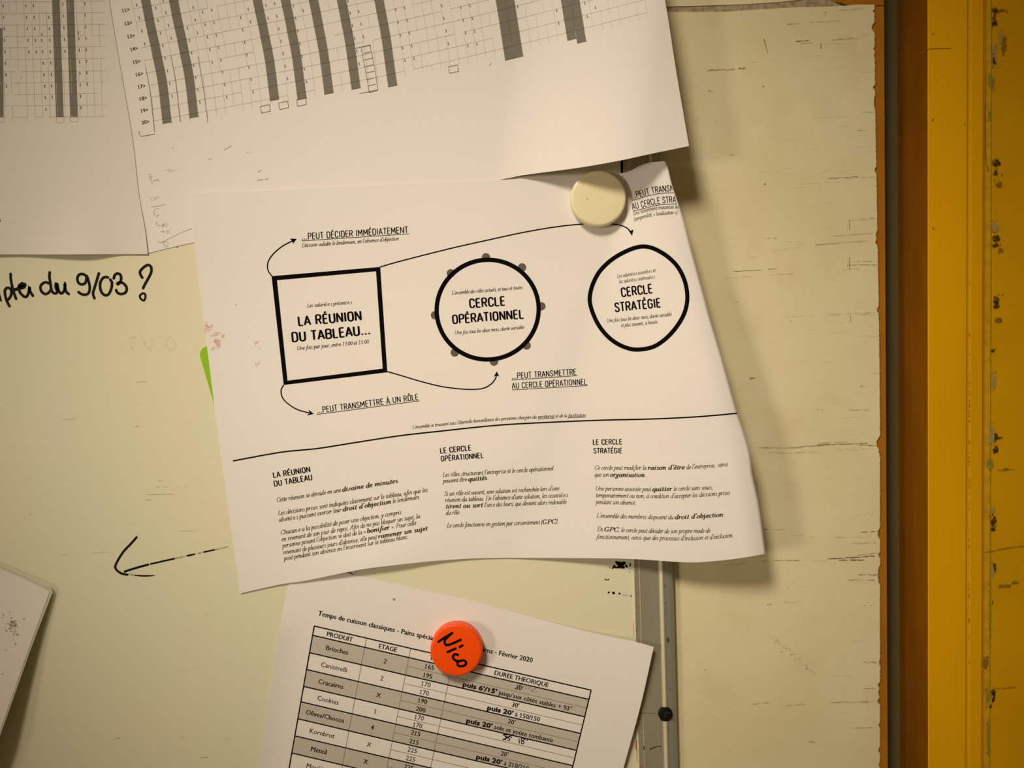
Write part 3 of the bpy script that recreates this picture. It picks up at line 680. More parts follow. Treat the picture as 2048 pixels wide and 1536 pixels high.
for pts, w in (([(490, 225), (560, 240), (650, 235)], 4.2), ([(500, 240), (560, 290), (625, 325)], 5), ([(545, 265), (600, 275), (580, 305)], 6), ([(640, 250), (570, 290), (510, 325)], 4.6), ([(520, 325), (600, 330)], 3), ([(415, 345), (450, 290), (480, 330)], 2.6), ([(440, 320), (475, 330)], 3), ([(665, 290), (685, 310)], 4), ([(740, 250), (752, 275), (740, 300)], 2.2), ([(365, 310), (370, 345)], 1)):
    k.add(brush([Z(*p) for p in pts], w))
for x, y, w, h in ((350, 790, 4.5, 4), (438, 800, 6, 5.5), (550, 812, 4, 4.4), (745, 415, 2, 1.5), (285, 545, 3, 2)): k.add(blob(*Z(x, y), w, h, 12, .15))
k.add(brush([Z(290, 550), Z(320, 560), Z(355, 545)], 1.6)); k.add(brush([(1243.5, 318), (1244, 344.5)], 5))
for x, y in ((697, 1145), (705.6, 1148.4), (711, 1144.6), (702, 1146)): k.add(blob(x, y, 2.4, 2.4, 7))
k.add(brush([(693, 1143), (705, 1148)], 1)); k.add(blob(354.5, 494, 2.4, 2.4, 8)); k.build('marker_blots', M['marker'], board, 'stuff')
k = Ink(0, .09); k.add(blob(1262.4, 1192, 3.4, 3.6, 10, .15)); k.add(brush([(1244, 1189.5), (1256, 1191)], .7)); k.build('green_dot', M['green_ink'], board, label='green marker dot')
k = Ink(0, .12)
for pts, w in (([(1268, 1240), (1269.5, 1275)], .8), ([(1270, 1452), (1273, 1451), (1274, 1456)], 3.2), ([(1273, 1456), (1273, 1478)], 1.2), ([(1274, 1478), (1274, 1500)], 1.6), ([(1273.5, 1484), (1274, 1496)], 3), ([(1275, 1497), (1276, 1525)], 1.1), ([(1307, 988), (1340, 986)], 1)): k.add(brush([(x-1.5, y) for x, y in pts], w))
k.build('red_marks', M['red_ink'], board, 'stuff', label='thin red marker traces along the frame')

# ================================================================== LOOSE THINGS ON THE BOARD
# green card
def rrect(cx, cy, w, h, r, ang, n=7):
    pts = []
    for sx, sy, a0 in ((1, 1, 0), (-1, 1, 90), (-1, -1, 180), (1, -1, 270)):
        for i in range(n+1):
            a = math.radians(a0+90*i/n); pts.append((sx*(w/2-r)+r*math.cos(a), sy*(h/2-r)+r*math.sin(a)))
    c, s = math.cos(ang), math.sin(ang)
    return [(cx+x*c-y*s, cy+x*s+y*c) for x, y in pts]
ang = -math.atan2(.28, .96); ca, sa = math.cos(ang), math.sin(ang)
w_, h_ = 130, 170; corner = (395.6, 697.5)
cx = corner[0]+w_/2*ca-h_/2*sa; cy = corner[1]+w_/2*sa+h_/2*ca
gc = plate('green_card', rrect(cx, cy, w_, h_, 17, ang), .45, .02, M['green'])
tag(gc, 'bright green card with rounded corner peeping out behind the left edge of the diagram sheet', 'card')

# left timetable sheet
A_ = sheet('timetable_sheet', [(-560, -330), (172, -330)], [(172, -330), (218, 0), (262, 260), (277, 384), (290, 460), (295.5, 508)],
           [(-560, 520), (-200, 512), (0, 509), (100, 509), (200, 508.5), (295.5, 508)], [(-560, -330), (-560, 520)], hA, M['paper_grey'], 12)
tag(A_, 'printed timetable sheet at upper left with two dark grey bars, its lower half blank', 'paper')
for bx0, by0, bx1, by1, w in ((104, -300, 112, 234, 15), (132.5, -300, 140.5, 232, 15), (-10, 56, -8, 234, 15)):
    n = 40
    for (xa, xb, ya, yb) in [(bx0 if by0 > 0 else bx0-(0-by0)*.02, bx1, by0, by1)]:
        V = []; F = []
        for i in range(n+1):
            t = i/n; x = xa+(xb-xa)*t if by0 > 0 else bx0+(bx1-bx0)*((ya+(yb-ya)*t)/234); y = ya+(yb-ya)*t; V += [(x, y), (x+w, y)]
        for i in range(n): F.append((2*i, 2*i+1, 2*i+3, 2*i+2))
        Ink(hA, .10).add((V, F)).build('printed_bar', M['ink_grey'], A_)
gl = Ink(hA, .07); dk = Ink(hA, .14)
for i, y in enumerate([4, 27, 50.5, 73, 95.5, 119, 143.5, 166, 189, 212, 235]):
    for k0 in range(0, 15):
        x0 = 14*k0
        if random.random() < .9: gl.add(brush([(x0, y-.012*x0), (x0+14.5, y-.012*x0-.2)], .7, 8))
    for x in (104, 132.5): dk.add(brush([(x+y*.035, y-1.5), (x+15+y*.035, y-1.8)], .9, 8))
for j in range(14):
    x0 = 4+15*j-2
    for i in range(10):
        if random.random() < .85: gl.add(brush([(x0+i*.8, i*23.5), (x0+(i+1)*.8, i*23.5+23)], .6, 8))
for x, y in ((112, 235), (140, 233), (-8, 235)): gl.add(brush([(x, y), (x, y+10)], .9)); gl.add(brush([(x, y+10), (x+15.5, y+10)], .9)); gl.add(brush([(x+15.5, y+10), (x+15.5, y)], .9))
gl.build('printed_grid', M['ink_faint'], A_, 'stuff'); dk.build('printed_lines', M['ink_line'], A_, 'stuff')
tx = Ink(hA, .12)
def ones(tx, x0, y0, x1, y1, n, cap=5.6, slope=0.0, style='bfb'):
    for i in range(n):
        t = i/(n-1) if n > 1 else 0; x = x0+(x1-x0)*t; y = y0+(y1-y0)*t
        tx.add(text('1', [(x-2.2, y+cap/2), (x+3, y+cap/2-5*slope)], cap, style, fit=False))
for a in ((6.5, 11, 13, 172, 8), (52, 11, 57.5, 103, 5), (67, 11, 72.5, 103, 5), (84, 80, 92, 218, 7), (98, 34, 104.5, 194, 8), (126, 8, 130, 102, 5), (158, 77, 162, 215, 7), (170, 7, 174.5, 168, 8), (84, 68, 84, 68, 1), (157, 65, 157, 65, 1)): ones(tx, *a)
tx.build('printed_digits', M['ink_text'], A_, 'stuff')
Ink(hA, .1).add(blob(0, 441, 3, 5)).build('speck', M['ink_line'], A_); Ink(hA, .1).add(blob(41, 156, 1.8, 1.8)).build('speck', M['ink_line'], A_)

# large timetable sheet
B_ = sheet('timetable_sheet', [(160, -280), (700, -388), (1238, -485)], [(1238, -485), (1285, -250), (1330, 0), (1352, 140), (1378, 292)],
           [(297, 506.5), (388, 485), (700, 421), (1010, 357.5), (1060, 348.5), (1160, 335), (1240, 321), (1300, 308), (1378, 292)], [(160, -280), (215, 60), (262, 320), (297, 506.5)], hB, M['paper'], 8)
tag(B_, 'large printed timetable sheet across the top with many grey bars and rows numbered to 20', 'paper')
LBL = [(11, 252.5, 20), (12, 257.5, 46), (13, 263, 72), (14, 269, 97.5), (15, 274, 123), (16, 279.5, 148), (17, 284, 172.5), (18, 287, 196.5), (19, 289.5, 220.5), (20, 292, 244)]
def G(t, r):
    i = min(max(r-11, 0), 9); i0 = int(min(math.floor(i), 8)); f = i-i0
    ax = LBL[i0][1]+(LBL[i0+1][1]-LBL[i0][1])*f+18; ay = LBL[i0][2]+(LBL[i0+1][2]-LBL[i0][2])*f-3
    if r < 11: ax -= 5*(11-r); ay -= 26*(11-r)
    if r > 20: ax += 3*(r-20); ay += 24.5*(r-20)
    bx = 1304-4.35*(20-r); by = 22-25.6*(20-r)
    return (ax+(bx-ax)*t, ay+(by-ay)*t+11*math.sin(math.pi*cl(t))**1.0)
CT = .01807; C0 = .0141
def ct(c): return C0+CT*c
dl = Ink(hB, .15)
for c, r_end, wid in ((0, 20.35, 1), (3, 20.3, 1), (12, 20.15, 1), (15, 20.5, 1), (18, 20.5, 1), (21, 20.55, 1), (25, 20.95, 1), (38, 20.95, 2), (45, 20.6, 1), (46, 21.0, 1)):
    V = []; F = []; rs = [0 + i*.5 for i in range(int(r_end/.5)+1)]+[r_end]
    for r in rs: V += [G(ct(c), r), G(ct(c+wid*.5), r), G(ct(c+wid), r)]
    for i in range(len(rs)-1):
        for q in (0, 1): F.append((3*i+q, 3*i+q+1, 3*i+q+4, 3*i+q+3))
    Ink(hB, .10).add((V, F)).build('printed_bar', M['ink_grey'], B_)
    for r in range(0, 21): dl.add(brush([G(ct(c), r), G(ct(c+wid), r)], 1.0, 5))
    dl.add(brush([G(ct(c), r_end), G(ct(c+wid), r_end)], .9, 5))
    if wid == 2 or c == 46: dl.add(brush([G(ct(c+(wid == 2)), r) for r in range(4, 21)], .9, 6))
gl = Ink(hB, .07)
for r in range(4, 21):
    for c in range(-1, 54):
        if random.random() < .93: gl.add(brush([G(ct(c), r), G(ct(c+1), r)], .65, 9))
for c in range(-1, 55):
    for r in range(4, 21):
        if random.random() < .88: gl.add(brush([G(ct(c), r), G(ct(c), r+(1 if r < 20 else .5))], .6, 9))
gl.build('printed_grid', M['ink_faint'], B_, 'stuff')
for pts in (([(291, 134), (302, 195), (309, 264)],), ([(342, 112), (352, 170), (360, 243)],), ([(396, 113), (407, 180), (415.5, 245)],), ([(278, 262), (281, 272), (309, 268)],)): dl.add(brush(*pts, .8, 6))
for x, y in ((520.5, 213), (557, 206), (593, 199.5), (897, 133.5)):
    q = [(x, y), (x+18, y-4), (x+20, y+9), (x+2, y+13)]
    for a, b in zip(q, q[1:]+q[:1]): dl.add(brush([a, b], .8, 6))
for i in range(8):
    dl.add(brush([(722+i*1.8+3, 94+i*13), (740+i*1.8+1, 90+i*13)], .8)) 
for pts in ([(722, 94), (733.5, 156), (738, 184)], [(739.5, 90), (750, 140), (755.5, 180)], [(719, 187), (755.5, 179.5)], [(704, 98), (722, 94), (739.5, 90)]): dl.add(brush(pts, .8, 6))
dl.build('printed_lines', M['ink_line'], B_, 'stuff')
tx = Ink(hB, .12)
for n_, x, y in LBL: tx.add(text(str(n_)+'>', [(x-8.5, y+4.8), (x+7.5, y+2)], 7, 'bfb'))
for a in ((274, 10, 290, 87.5, 4), (312, 15.5, 345, 192, 8), (332.5, 25, 343, 76, 3), (375.5, 56, 400.5, 204, 7), (387, 14.5, 395.5, 65.5, 3), (406, 24, 425, 124, 5), (424, 20, 442.5, 120, 5), (445.5, 144, 454, 194, 3),
          (482, 35, 507, 184, 7), (497, 18, 501.5, 43.5, 2), (532.5, 10.5, 537, 36, 2), (550, 7, 575.5, 157, 7), (587.5, 11, 613.5, 163, 7), (607, 21, 607, 21, 1), (701, 26, 719, 127.5, 5), (718, 22.5, 727.5, 73, 3), (696.5, 2, 696.5, 2, 1),
          (792, 19, 810.5, 121, 5), (810, 15, 829, 117, 5), (884, 11, 897.5, 87.5, 4), (922.5, 14.5, 936.5, 91.5, 4), (940.5, 11, 954.5, 88, 4), (1036, 13, 1036, 13, 1), (1114, 21, 1118.5, 46.5, 2), (1170.5, 6.5, 1175.5, 33, 2), (1191.5, 15, 1191.5, 15, 1), (327, 2, 327, 2, 1)): ones(tx, *a, slope=.18)
tx.build('printed_digits', M['ink_text'], B_, 'stuff')
pn = Ink(hB, .12)
for pts, w in (([(448.5, 299.5), (455, 296), (462, 291.5)], 1.3), ([(416, 319), (424, 317.5)], .9), ([(492, 305), (502, 304)], .8), ([(515, 360.5), (525, 359), (536, 358)], 1.4), ([(516, 345), (522, 340)], 1), ([(338, 343), (350, 340)], .9), ([(331, 340), (341, 338)], .8), ([(979, 131), (983, 125)], 1.6), ([(707, 376), (704, 380)], 1.2)): pn.add(brush(pts, w))
pn.add(blob(1011, 227, 2, 2)); pn.add(blob(345, 296, 2.4, 2.4)); pn.build('pencil_marks', M['pencil'], B_, 'stuff')
pn = Ink(hB, .12)   # faint pencil notes down the left margin
q = lambda x, y: (x/4, 300+y/4)
for pts in ([(1180, 195), (1208, 198)], [(1192, 212), (1200, 230), (1212, 245), (1218, 268)], [(1196, 212), (1212, 212), (1205, 228)], [(1228, 250), (1245, 240), (1262, 235), (1268, 250)],
            [(1203, 378), (1212, 400)], [(1228, 375), (1236, 395), (1250, 385), (1246, 372)], [(1262, 372), (1272, 380)], [(1212, 455), (1260, 448), (1318, 435)], [(1270, 468), (1245, 472), (1230, 500), (1245, 530), (1268, 520)],
            [(1250, 570), (1255, 600), (1285, 605)], [(1300, 590), (1298, 620)], [(1300, 590), (1315, 598), (1300, 606), (1330, 612)], [(1320, 585), (1342, 600)], [(1285, 655), (1310, 648), (1312, 668)], [(1330, 650), (1352, 645)], [(1335, 665), (1355, 660)],
            [(1260, 730), (1290, 738), (1370, 700), (1450, 660), (1535, 628)], [(1300, 735), (1325, 775)], [(1305, 735), (1335, 735), (1345, 758), (1325, 780)]): pn.add(brush([q(*p) for p in pts], 1.1, 2))
pn.build('pencil_notes', M['pencil'], B_, 'stuff')

# diagram sheet
C_ = sheet('diagram_sheet', [(383, 387), (450, 384), (515, 382), (800, 368), (1010, 359.5), (1060, 354), (1160, 350), (1240, 346.5), (1262, 341), (1280, 331), (1300, 325), (1330, 322)],
           [(x, y) for y, x in C_RIGHT],
           [(480, 1187), (560, 1169), (610, 1161.5), (701, 1143), (742.7, 1136), (792.5, 1130), (880, 1121), (980, 1116), (1160, 1116.3), (1264, 1118), (1371.5, 1124.6), (1419.8, 1122.8), (1475.5, 1117), (1531.7, 1107.6)],
           [(383, 387), (384.5, 435), (389, 487), (402.5, 600), (418, 725), (431, 828), (452, 984), (480, 1187)], hC, M['paper'], 6,
           flap=lambda y: .0075*(1-sm((y-380)/440))+.0001)
tag(C_, 'white diagram sheet with a black square and two black circles, hanging crooked in the centre', 'paper')
hc = hC
ink = Ink(hc, .13)
def frame_line(pts, w): ink.add(ribbon(pts, w))
ol = [(543, 552.3), (760.2, 533.8), (774.4, 744.5), (567.4, 769.9)]; il = [(553.7, 560.4), (752, 542.4), (765.3, 737.2), (574.8, 761.3)]
for i in range(4):
    a, b, c, d = ol[i], ol[(i+1) % 4], il[(i+1) % 4], il[i]; n = 24; V = []
    for j in range(n+1):
        t = j/n; V += [(a[0]+(b[0]-a[0])*t, a[1]+(b[1]-a[1])*t), (d[0]+(c[0]-d[0])*t, d[1]+(c[1]-d[1])*t)]
    ink.add((V, [(2*j, 2*j+1, 2*j+3, 2*j+2) for j in range(n)]))
ink.build('printed_square', M['ink'], C_)
for x, y in ((971.9, 514.4), (1044.1, 534.7), (1082.8, 612.4), (1053.3, 690.9), (987.9, 723.2), (909.4, 705), (869.9, 630.4), (901.6, 546.4)): Ink(hc, .10).add(disc(x, y, 8.3, 24)).build('printed_dot', M['dot'], C_)
ink = Ink(hc, .15); ink.add(ribbon([(975.2+102*math.cos(a)-1.0*math.sin(a), 619.2+99.7*math.sin(a)) for a in [2*math.pi*i/160 for i in range(160)]], 8.6, True)); ink.build('printed_circle', M['ink'], C_)
outer = [(1175, 599.5), (1177.6, 579.6), (1184, 560.9), (1195.2, 540.9), (1211.6, 523.4), (1230.3, 509.3), (1252.6, 497.6), (1271.3, 490.8), (1287.7, 488.6), (1304.1, 491.3), (1321.7, 499.3), (1339.3, 511), (1355.7, 527), (1367.4, 545.6), (1375.6, 567.9), (1378.9, 594), (1375.6, 618.7), (1366.3, 640.9), (1349.9, 664.4), (1329.9, 684), (1306.5, 698), (1277.2, 703.4), (1253.8, 700.3), (1230.3, 689.7), (1209.2, 672.6), (1191.6, 649.1), (1179.3, 621)]
ccx, ccy = 1277.5, 597
cen = [(x+(ccx-x)*4.3/math.dist((x, y), (ccx, ccy)), y+(ccy-y)*4.3/math.dist((x, y), (ccx, ccy))) for x, y in outer]
ink = Ink(hc, .15); ink.add(ribbon(cr(cen, 3, True), 8.3, True)); ink.build('printed_circle', M['ink'], C_)
def arrow(pts, head, w=2.3):
    k = Ink(hc, .13); k.add(ribbon(cr(pts, 3), w)); k.add((head, [(0, 1, 2), (0, 2, 3)])); k.build('printed_arrow', M['ink'], C_)
arrow([(543.4, 552), (535.8, 540), (535.8, 525), (544.9, 509.4), (562.5, 493.8), (575, 486.5), (586, 481)], [(593, 477.5), (585.9, 487.3), (584, 481.5), (579.7, 477.1)])
arrow([(759.8, 534), (800, 522.4), (900, 497), (975.8, 480), (1040, 466), (1100, 455.3), (1150, 449.2), (1190, 447), (1219, 447.5), (1240.6, 450.4), (1254.3, 456.3), (1260.5, 463)], [(1264, 471.9), (1256.3, 459.8), (1261.5, 461.5), (1266.8, 458.6)])
arrow([(567.4, 769.9), (562.8, 777.7), (562.4, 787.5), (567.4, 799.2), (582, 811.9), (597.7, 820.2), (618, 825.6)], [(627.5, 827.8), (617, 819.2), (619, 825.8), (613.8, 830.8)])
arrow([(774.4, 743), (800, 750.4), (839, 762.1), (878, 771.9), (909.4, 776.6), (940.6, 778.8), (966, 776.6), (981.6, 768.4), (990, 758.6), (993, 750)], [(993.8, 743), (987.1, 753.3), (993, 751), (998.2, 752.8)])
rule = [(465.7, 921.8), (562.5, 904.3), (634.3, 897), (720, 883.5), (800, 871.3), (880, 862.3), (995.3, 850.4), (1100, 844.5), (1200, 840.4), (1290, 838.3), (1365.6, 835.2), (1420, 831.5), (1474.1, 826.5)]
k = Ink(hc, .13); k.add(ribbon(cr(rule, 4), 2.7)); k.build('printed_rule', M['ink'], C_)
for a in (('LA RÉUNION', [(596.7, 651.4), (725.6, 639.6)], 18.0), ('DU TABLEAU...', [(584, 683.6), (660, 676.3), (743, 667.8)], 18.2), ('CERCLE', [(939.1, 615.6), (1012.4, 610)], 17.2), ('OPÉRATIONNEL', [(905, 647.4), (1049.6, 636)], 17),
          ('CERCLE', [(1243.2, 593.6), (1307.4, 584.9)], 17.2), ('STRATÉGIE', [(1230.4, 623.6), (1323.6, 613.4)], 17.2)): Ink(hc, .12).add(text(*a, 'sab')).build('printed_title', M['ink'], C_)
for a in (('LA RÉUNION', [(546.7, 955.6), (622, 943.2)], 10.6), ('DU TABLEAU', [(548.6, 972.8), (626, 959.2)], 10.6), ('LE CERCLE', [(880.6, 906.7), (943.8, 900.3)], 10.2), ('OPÉRATIONNEL', [(882.1, 922.6), (968.4, 915.3)], 10.2),
          ('LE CERCLE', [(1185.6, 889.2), (1245.2, 888.2)], 10), ('STRATÉGIE', [(1187, 906.4), (1245.2, 906)], 10)): Ink(hc, .12).add(text(*a, 'sam')).build('printed_heading', M['ink'], C_)
xedge = lambda y: lerp_path(C_RIGHT, y)-1.2
clipr = lambda x, y: x < xedge(y)
for s_, pts, cap, ul in (('...PEUT DÉCIDER IMMÉDIATEMENT', [(604, 479.3), (817.4, 465.2)], 12.2, [(603.1, 481.8), (817.8, 467.6)]),
    ('...PEUT TRANSMETTRE', [(1023.5, 757.6), (1154, 748.8)], 11.2, [(1022.7, 759.9), (1154.1, 751.1)]), ('AU CERCLE OPÉRATIONNEL', [(1024, 777.2), (1175, 768.6)], 11.2, [(1024, 779.8), (1175.4, 771)]),
    ('...PEUT TRANSMETTRE À UN RÔLE', [(634, 826.4), (838.3, 799)], 11.4, [(633.2, 828.9), (838.3, 801.6)]),
    ('...PEUT TRANSME', [(1263.7, 398), (1273.8, 395), (1303, 387.3), (1324.6, 383.6), (1346, 382.4), (1356, 383)], 12, [(1263.7, 401), (1303, 390), (1324.6, 386.4), (1347, 385)]),
    ('AU CERCLE STRAT', [(1265.2, 419), (1285.5, 414.4), (1318.8, 407), (1352, 404.6), (1359, 405)], 12, [(1265.6, 422), (1285.5, 417.4), (1318.8, 409.8), (1354, 407.4)])):
    ar = Ink(hc, .12); ar.add(text(s_, pts, cap, 'sa', clip=clipr))
    V, F = ribbon(cr(ul, 3), 1.1); F = [f for f in F if all(clipr(*V[i]) for i in f)]; ar.add((V, F))
    ar.build('printed_caption', M['ink'], C_)
for s_, pts, cap in (('Décision validée le lendemain, en l\'absence d\'objection', [(603.5, 494.5), (797.5, 480.3)], 7.4), ('Les salarié.e.s présent.e.s', [(613.5, 614.8), (703.5, 607.6)], 7.2),
    ('Une fois par jour, entre 13:00 et 15:00', [(593.5, 700.2), (736.9, 686.6)], 7.6), ("L'ensemble des rôles actuels, et tous et toutes", [(903, 589.4), (1045.1, 577.7)], 7.2), ('Une fois tous les deux mois, durée variable', [(909.5, 668.9), (1047.7, 657.4)], 7.2),
    ('Les salarié.e.s associé.e.s et', [(1234, 555.7), (1310.9, 543.4)], 7.2), ('les salarié.e.s intéressé.e.s', [(1238, 566.6), (1309.4, 556.5)], 7.2), ('Une fois tous les deux mois, durée variable', [(1213.5, 644.9), (1342.8, 631.6)], 7.2), ('et plus souvent, si besoin', [(1242, 654.1), (1314.8, 646.7)], 7.2),
    ('Sont notamment transmises les', [(1266.5, 431), (1290, 424), (1311, 419.5), (1335, 417.4), (1357, 416.5)], 7.4), ('(temporalité, « localisation »)', [(1268, 443), (1288, 436), (1307, 431.8), (1332, 429), (1354.5, 427.9)], 7.4),
    ("L'ensemble se trouvant sous l'éternelle bienveillance des personnes chargées du secrétariat et de la facilitation.", [(824.5, 857.8), (900, 849.8), (989.5, 841.6), (1080, 836.4), (1172.5, 833)], 6.8)):
    Ink(hc, .12).add(text(s_, pts, cap, clip=clipr)).build('printed_note', M['ink_text'], C_)
for a, b in (((1076, 838.2), (1108.6, 836.4)), ((1136.3, 835.8), (1171, 834.2))): Ink(hc, .12).add(ribbon(cr([a, b], 4), .9)).build('printed_underline', M['ink_text'], C_)
COLS = [[("Cette réunion se déroule en une **dizaine de minutes**.", [(553, 1004.2), (670, 985.6), (798, 964.8)]), ("Les décisions prises sont indiquées clairement sur le tableau, afin que les", [(556, 1030.5), (656, 1014.6), (854.8, 983.3)]),
  ("absent.e.s puissent exercer leur **droit d'objection** le lendemain.", [(557.4, 1043.8), (839.8, 997.3)]), ("Chacun.e a la possibilité de poser une objection, y compris", [(561.5, 1069.4), (802.5, 1028)]), ("en revenant de son jour de repos. Afin de ne pas bloquer un sujet, la", [(563, 1082.8), (840, 1035.8)]),
  ("personne posant l'objection se doit de la « **bonifier** ». Pour celle", [(564.6, 1095.5), (832.2, 1049.4)]), ("revenant de plusieurs jours d'absence, elle peut **ramener un sujet**", [(566.6, 1108.8), (855.4, 1060.2)]), ("posé pendant son absence en l'inscrivant sur le tableau blanc.", [(567.7, 1121.1), (816.9, 1077)])],
 [("Les rôles structurant l'entreprise et le cercle opérationnel", [(885, 953.8), (1106.5, 940.5)]), ("peuvent être **quittés**.", [(885.7, 965.9), (976.2, 959.4)]), ("Si un rôle est vacant, une solution est recherchée lors d'une", [(888, 991.6), (1118.2, 980.3)]),
  ("réunion du tableau. En l'absence d'une solution, les associé.e.s", [(889.6, 1004.1), (1135.9, 993.6)]), ("**tirent au sort** l'un.e des leurs, qui devient alors redevable", [(891.2, 1016.8), (1132.8, 1007.4)]), ("du rôle.", [(891.2, 1029.8), (920.1, 1028.3)]), ("Le cercle fonctionne en gestion par consentement (**GPC**).", [(893.5, 1055), (1116.5, 1046.9)])],
 [("Ce cercle peut modifier la **raison d'être** de l'entreprise,  ainsi", [(1188.6, 939.4), (1345.6, 939), (1410, 936), (1455.4, 932)]), ("que son **organisation**.", [(1188.6, 953), (1291.4, 954)]), ("Une personne associée peut **quitter** le cercle sans souci,", [(1190.4, 980.8), (1317.7, 982.1), (1425.4, 978.4)]),
  ("temporairement ou non, à condition d'accepter les décisions prises", [(1190.6, 994.4), (1345.6, 995.9), (1459.7, 989.2)]), ("pendant son absence.", [(1191.2, 1007.7), (1271.3, 1009.2)]), ("L'ensemble des membres disposent du **droit d'objection**.", [(1192.3, 1035), (1341.9, 1038.3), (1448.9, 1033)]),
  ("En **GPC**, le cercle peut décider de son propre mode de", [(1193.4, 1061.9), (1327, 1066.2), (1420.2, 1065)]), ("fonctionnement, ainsi que des processus d'inclusion et d'exclusion.", [(1192.5, 1077.3), (1345.6, 1080.3), (1410, 1079), (1467.1, 1074)])]]
for col in COLS:
    for s_, pts in col: Ink(hc, .12).add(text(s_, pts, 8.6)).build('printed_line', M['ink_text'], C_)
random.seed(5)
for m_, spots in (('pink_light', [(412, 655, 9, 20), (428, 668, 22, 8), (432, 690, 14, 22), (445, 672, 8, 8), (512, 689, 7, 10), (514, 728, 9, 9), (420, 655, 12, 10)]), ('pink', [(415, 650, 9, 9), (433, 685, 12, 9), (428, 697, 8, 6), (446, 670, 5, 5), (511, 687, 4, 5), (515, 728, 5, 4), (471, 609, 3, 3), (519, 697, 5, 3)])):
    ink = Ink(hc, .08 if m_ == 'pink_light' else .1)
    for x, y, w, h in spots:
        for _ in range(7): ink.add(blob(x+random.uniform(-.5, .5)*w, y+random.uniform(-.5, .5)*h, w*random.uniform(.25, .6), h*random.uniform(.25, .6), 9))
    ink.build('pink_stain', M[m_], C_, label='faint pink stain')

# baking chart
D_ = sheet('baking_chart', [(586, 1127), (709.5, 1150), (792.5, 1167.4), (859, 1183), (942, 1200.5), (1155.5, 1258.5), (1269.8, 1283.5), (1307.4, 1294)],
           [(1307.4, 1294), (1281.2, 1411), (1247, 1536), (1130, 1960)], [(436, 1860), (1130, 1960)], [(586, 1127), (568.8, 1208), (545.3, 1350), (515.4, 1536), (436, 1860)], hD, M['paper'], 8)
tag(D_, 'printed chart of baking times with striped table, partly under the orange magnet', 'paper')
def Q(f, v): return (628.4-26.8*v+f*(553.8-9.6*v), 1252+151.5*v+f*(128.3-.4*v))
ROWS = [0, .122, .352, .574, .797, 1.0, 1.224, 1.45, 1.676, 1.90, 2.12, 2.35, 2.57, 2.8]
F1, F2, F3 = .1887, .3485, .503
for i in (1, 3, 5, 7, 9, 11):
    v0, v1 = ROWS[i], ROWS[i+1]; nu, nv = 56, 4; V = [Q(a/nu, v0+(v1-v0)*b/nv) for b in range(nv+1) for a in range(nu+1)]
    Ink(hD, .07).add((V, [(b*(nu+1)+a, b*(nu+1)+a+1, (b+1)*(nu+1)+a+1, (b+1)*(nu+1)+a) for b in range(nv) for a in range(nu)])).build('shaded_row', M['shade'], D_)
th = Ink(hD, .11)
for v in ROWS: Ink(hD, .13).add(ribbon(cr([Q(-.001, v), Q(1.001, v)], 6), 2.3)).build('table_rule', M['ink'], D_)
for f in (0, 1): Ink(hD, .135).add(ribbon(cr([Q(f, 0), Q(f, 2.8)], 6), 2.3)).build('table_rule', M['ink'], D_)
for f in (F1, F2, F3): th.add(ribbon(cr([Q(f, 0), Q(f, 2.8)], 6), .9))
for a, b in zip(ROWS[1:], ROWS[2:]): th.add(ribbon(cr([Q(F2, (a+b)/2), Q(1, (a+b)/2)], 6), .8))
th.build('table_hairlines', M['ink_line'], D_, 'stuff')
tb = Ink(hD, .14)
tb.add(text('Temps de cuisson classiques - Pains spécia', [(635.2, 1230.6), (750, 1255.8), (865, 1280.6)], 9.6, 'bfb'))
tb.build('chart_title', M['ink'], D_); tb = Ink(hD, .14)
tb.add(text('irns - Février 2020', [(965, 1303), (1064.5, 1325.2)], 9.6, 'bfb'))
tb.build('chart_title', M['ink'], D_)
UP = (.205, -.979)
def cell(f, v, s_, style='bf', cap=8.8, w=.80, bold='bfx', dy=0):
    x, y = Q(f, v); up = (.17, -.985); x -= up[0]*cap/2; y -= up[1]*cap/2-dy
    Ink(hD, .12).add(text(s_, [(x-100, y-23.2), (x+100, y+23.2)], cap, style, bold, fit=False, center=True, wscale=w)).build('cell_text', M['ink'], D_)
md_ = lambda i, q=.5: ROWS[i]+(ROWS[i+1]-ROWS[i])*q
cell(F1/2, md_(0), 'PRODUIT', 'bfb', 9.2, .93); cell((F1+F2)/2, md_(0), 'ETAGE', 'bfb', 9.2, .93); cell((F2+F3)/2, md_(0), 'T', 'bfb', 9.2, .93); cell((F3+1)/2, md_(0), 'DUREE THEORIQUE', 'bfb', 9.2, .93)
names = ['Brioches', 'Canistrelli', 'Cracairns', 'Cookies', 'Olives/Chocos', 'Kornbrot', 'Méteil', 'Moulés']
et = ['2', '2', 'X', '1', '4', 'X', 'X', 'X']; tp = [('165', '195'), ('170', '170'), ('190', '200'), ('170', '170'), ('215', '215'), ('225', '225'), ('225', '225'), ('225', '225')]
dur = [("30'", "**puis 6'/15'** jusqu'aux côtés stables + 93°"), ("30'", "**puis 20'** à 150/150"), ("20'", "**puis 20'** sole et voûte tombante"), ("15'", ''), ("20'", "**puis 20'** à 210/210"), ("30'", ''), ('', ''), ('', '')]
for i in range(8):
    st = 'bfb' if i % 2 == 0 else 'bf'; r = i+1
    cell(F1/2, md_(r), names[i], st, 9.3, .97); cell((F1+F2)/2, md_(r), et[i], st, 9.3, .95)
    cell((F2+F3)/2, md_(r, .25), tp[i][0], st, 9.2, .98); cell((F2+F3)/2, md_(r, .75), tp[i][1], st, 9.2, .98)
    if dur[i][0]: cell((F3+1)/2, md_(r, .25), dur[i][0], 'bfb', 9.0, .98)
    if dur[i][1]: cell((F3+1)/2+(-.0 if i else .0), md_(r, .75), dur[i][1], 'bfb', 9.0, .97)
pn = Ink(hD, .18)
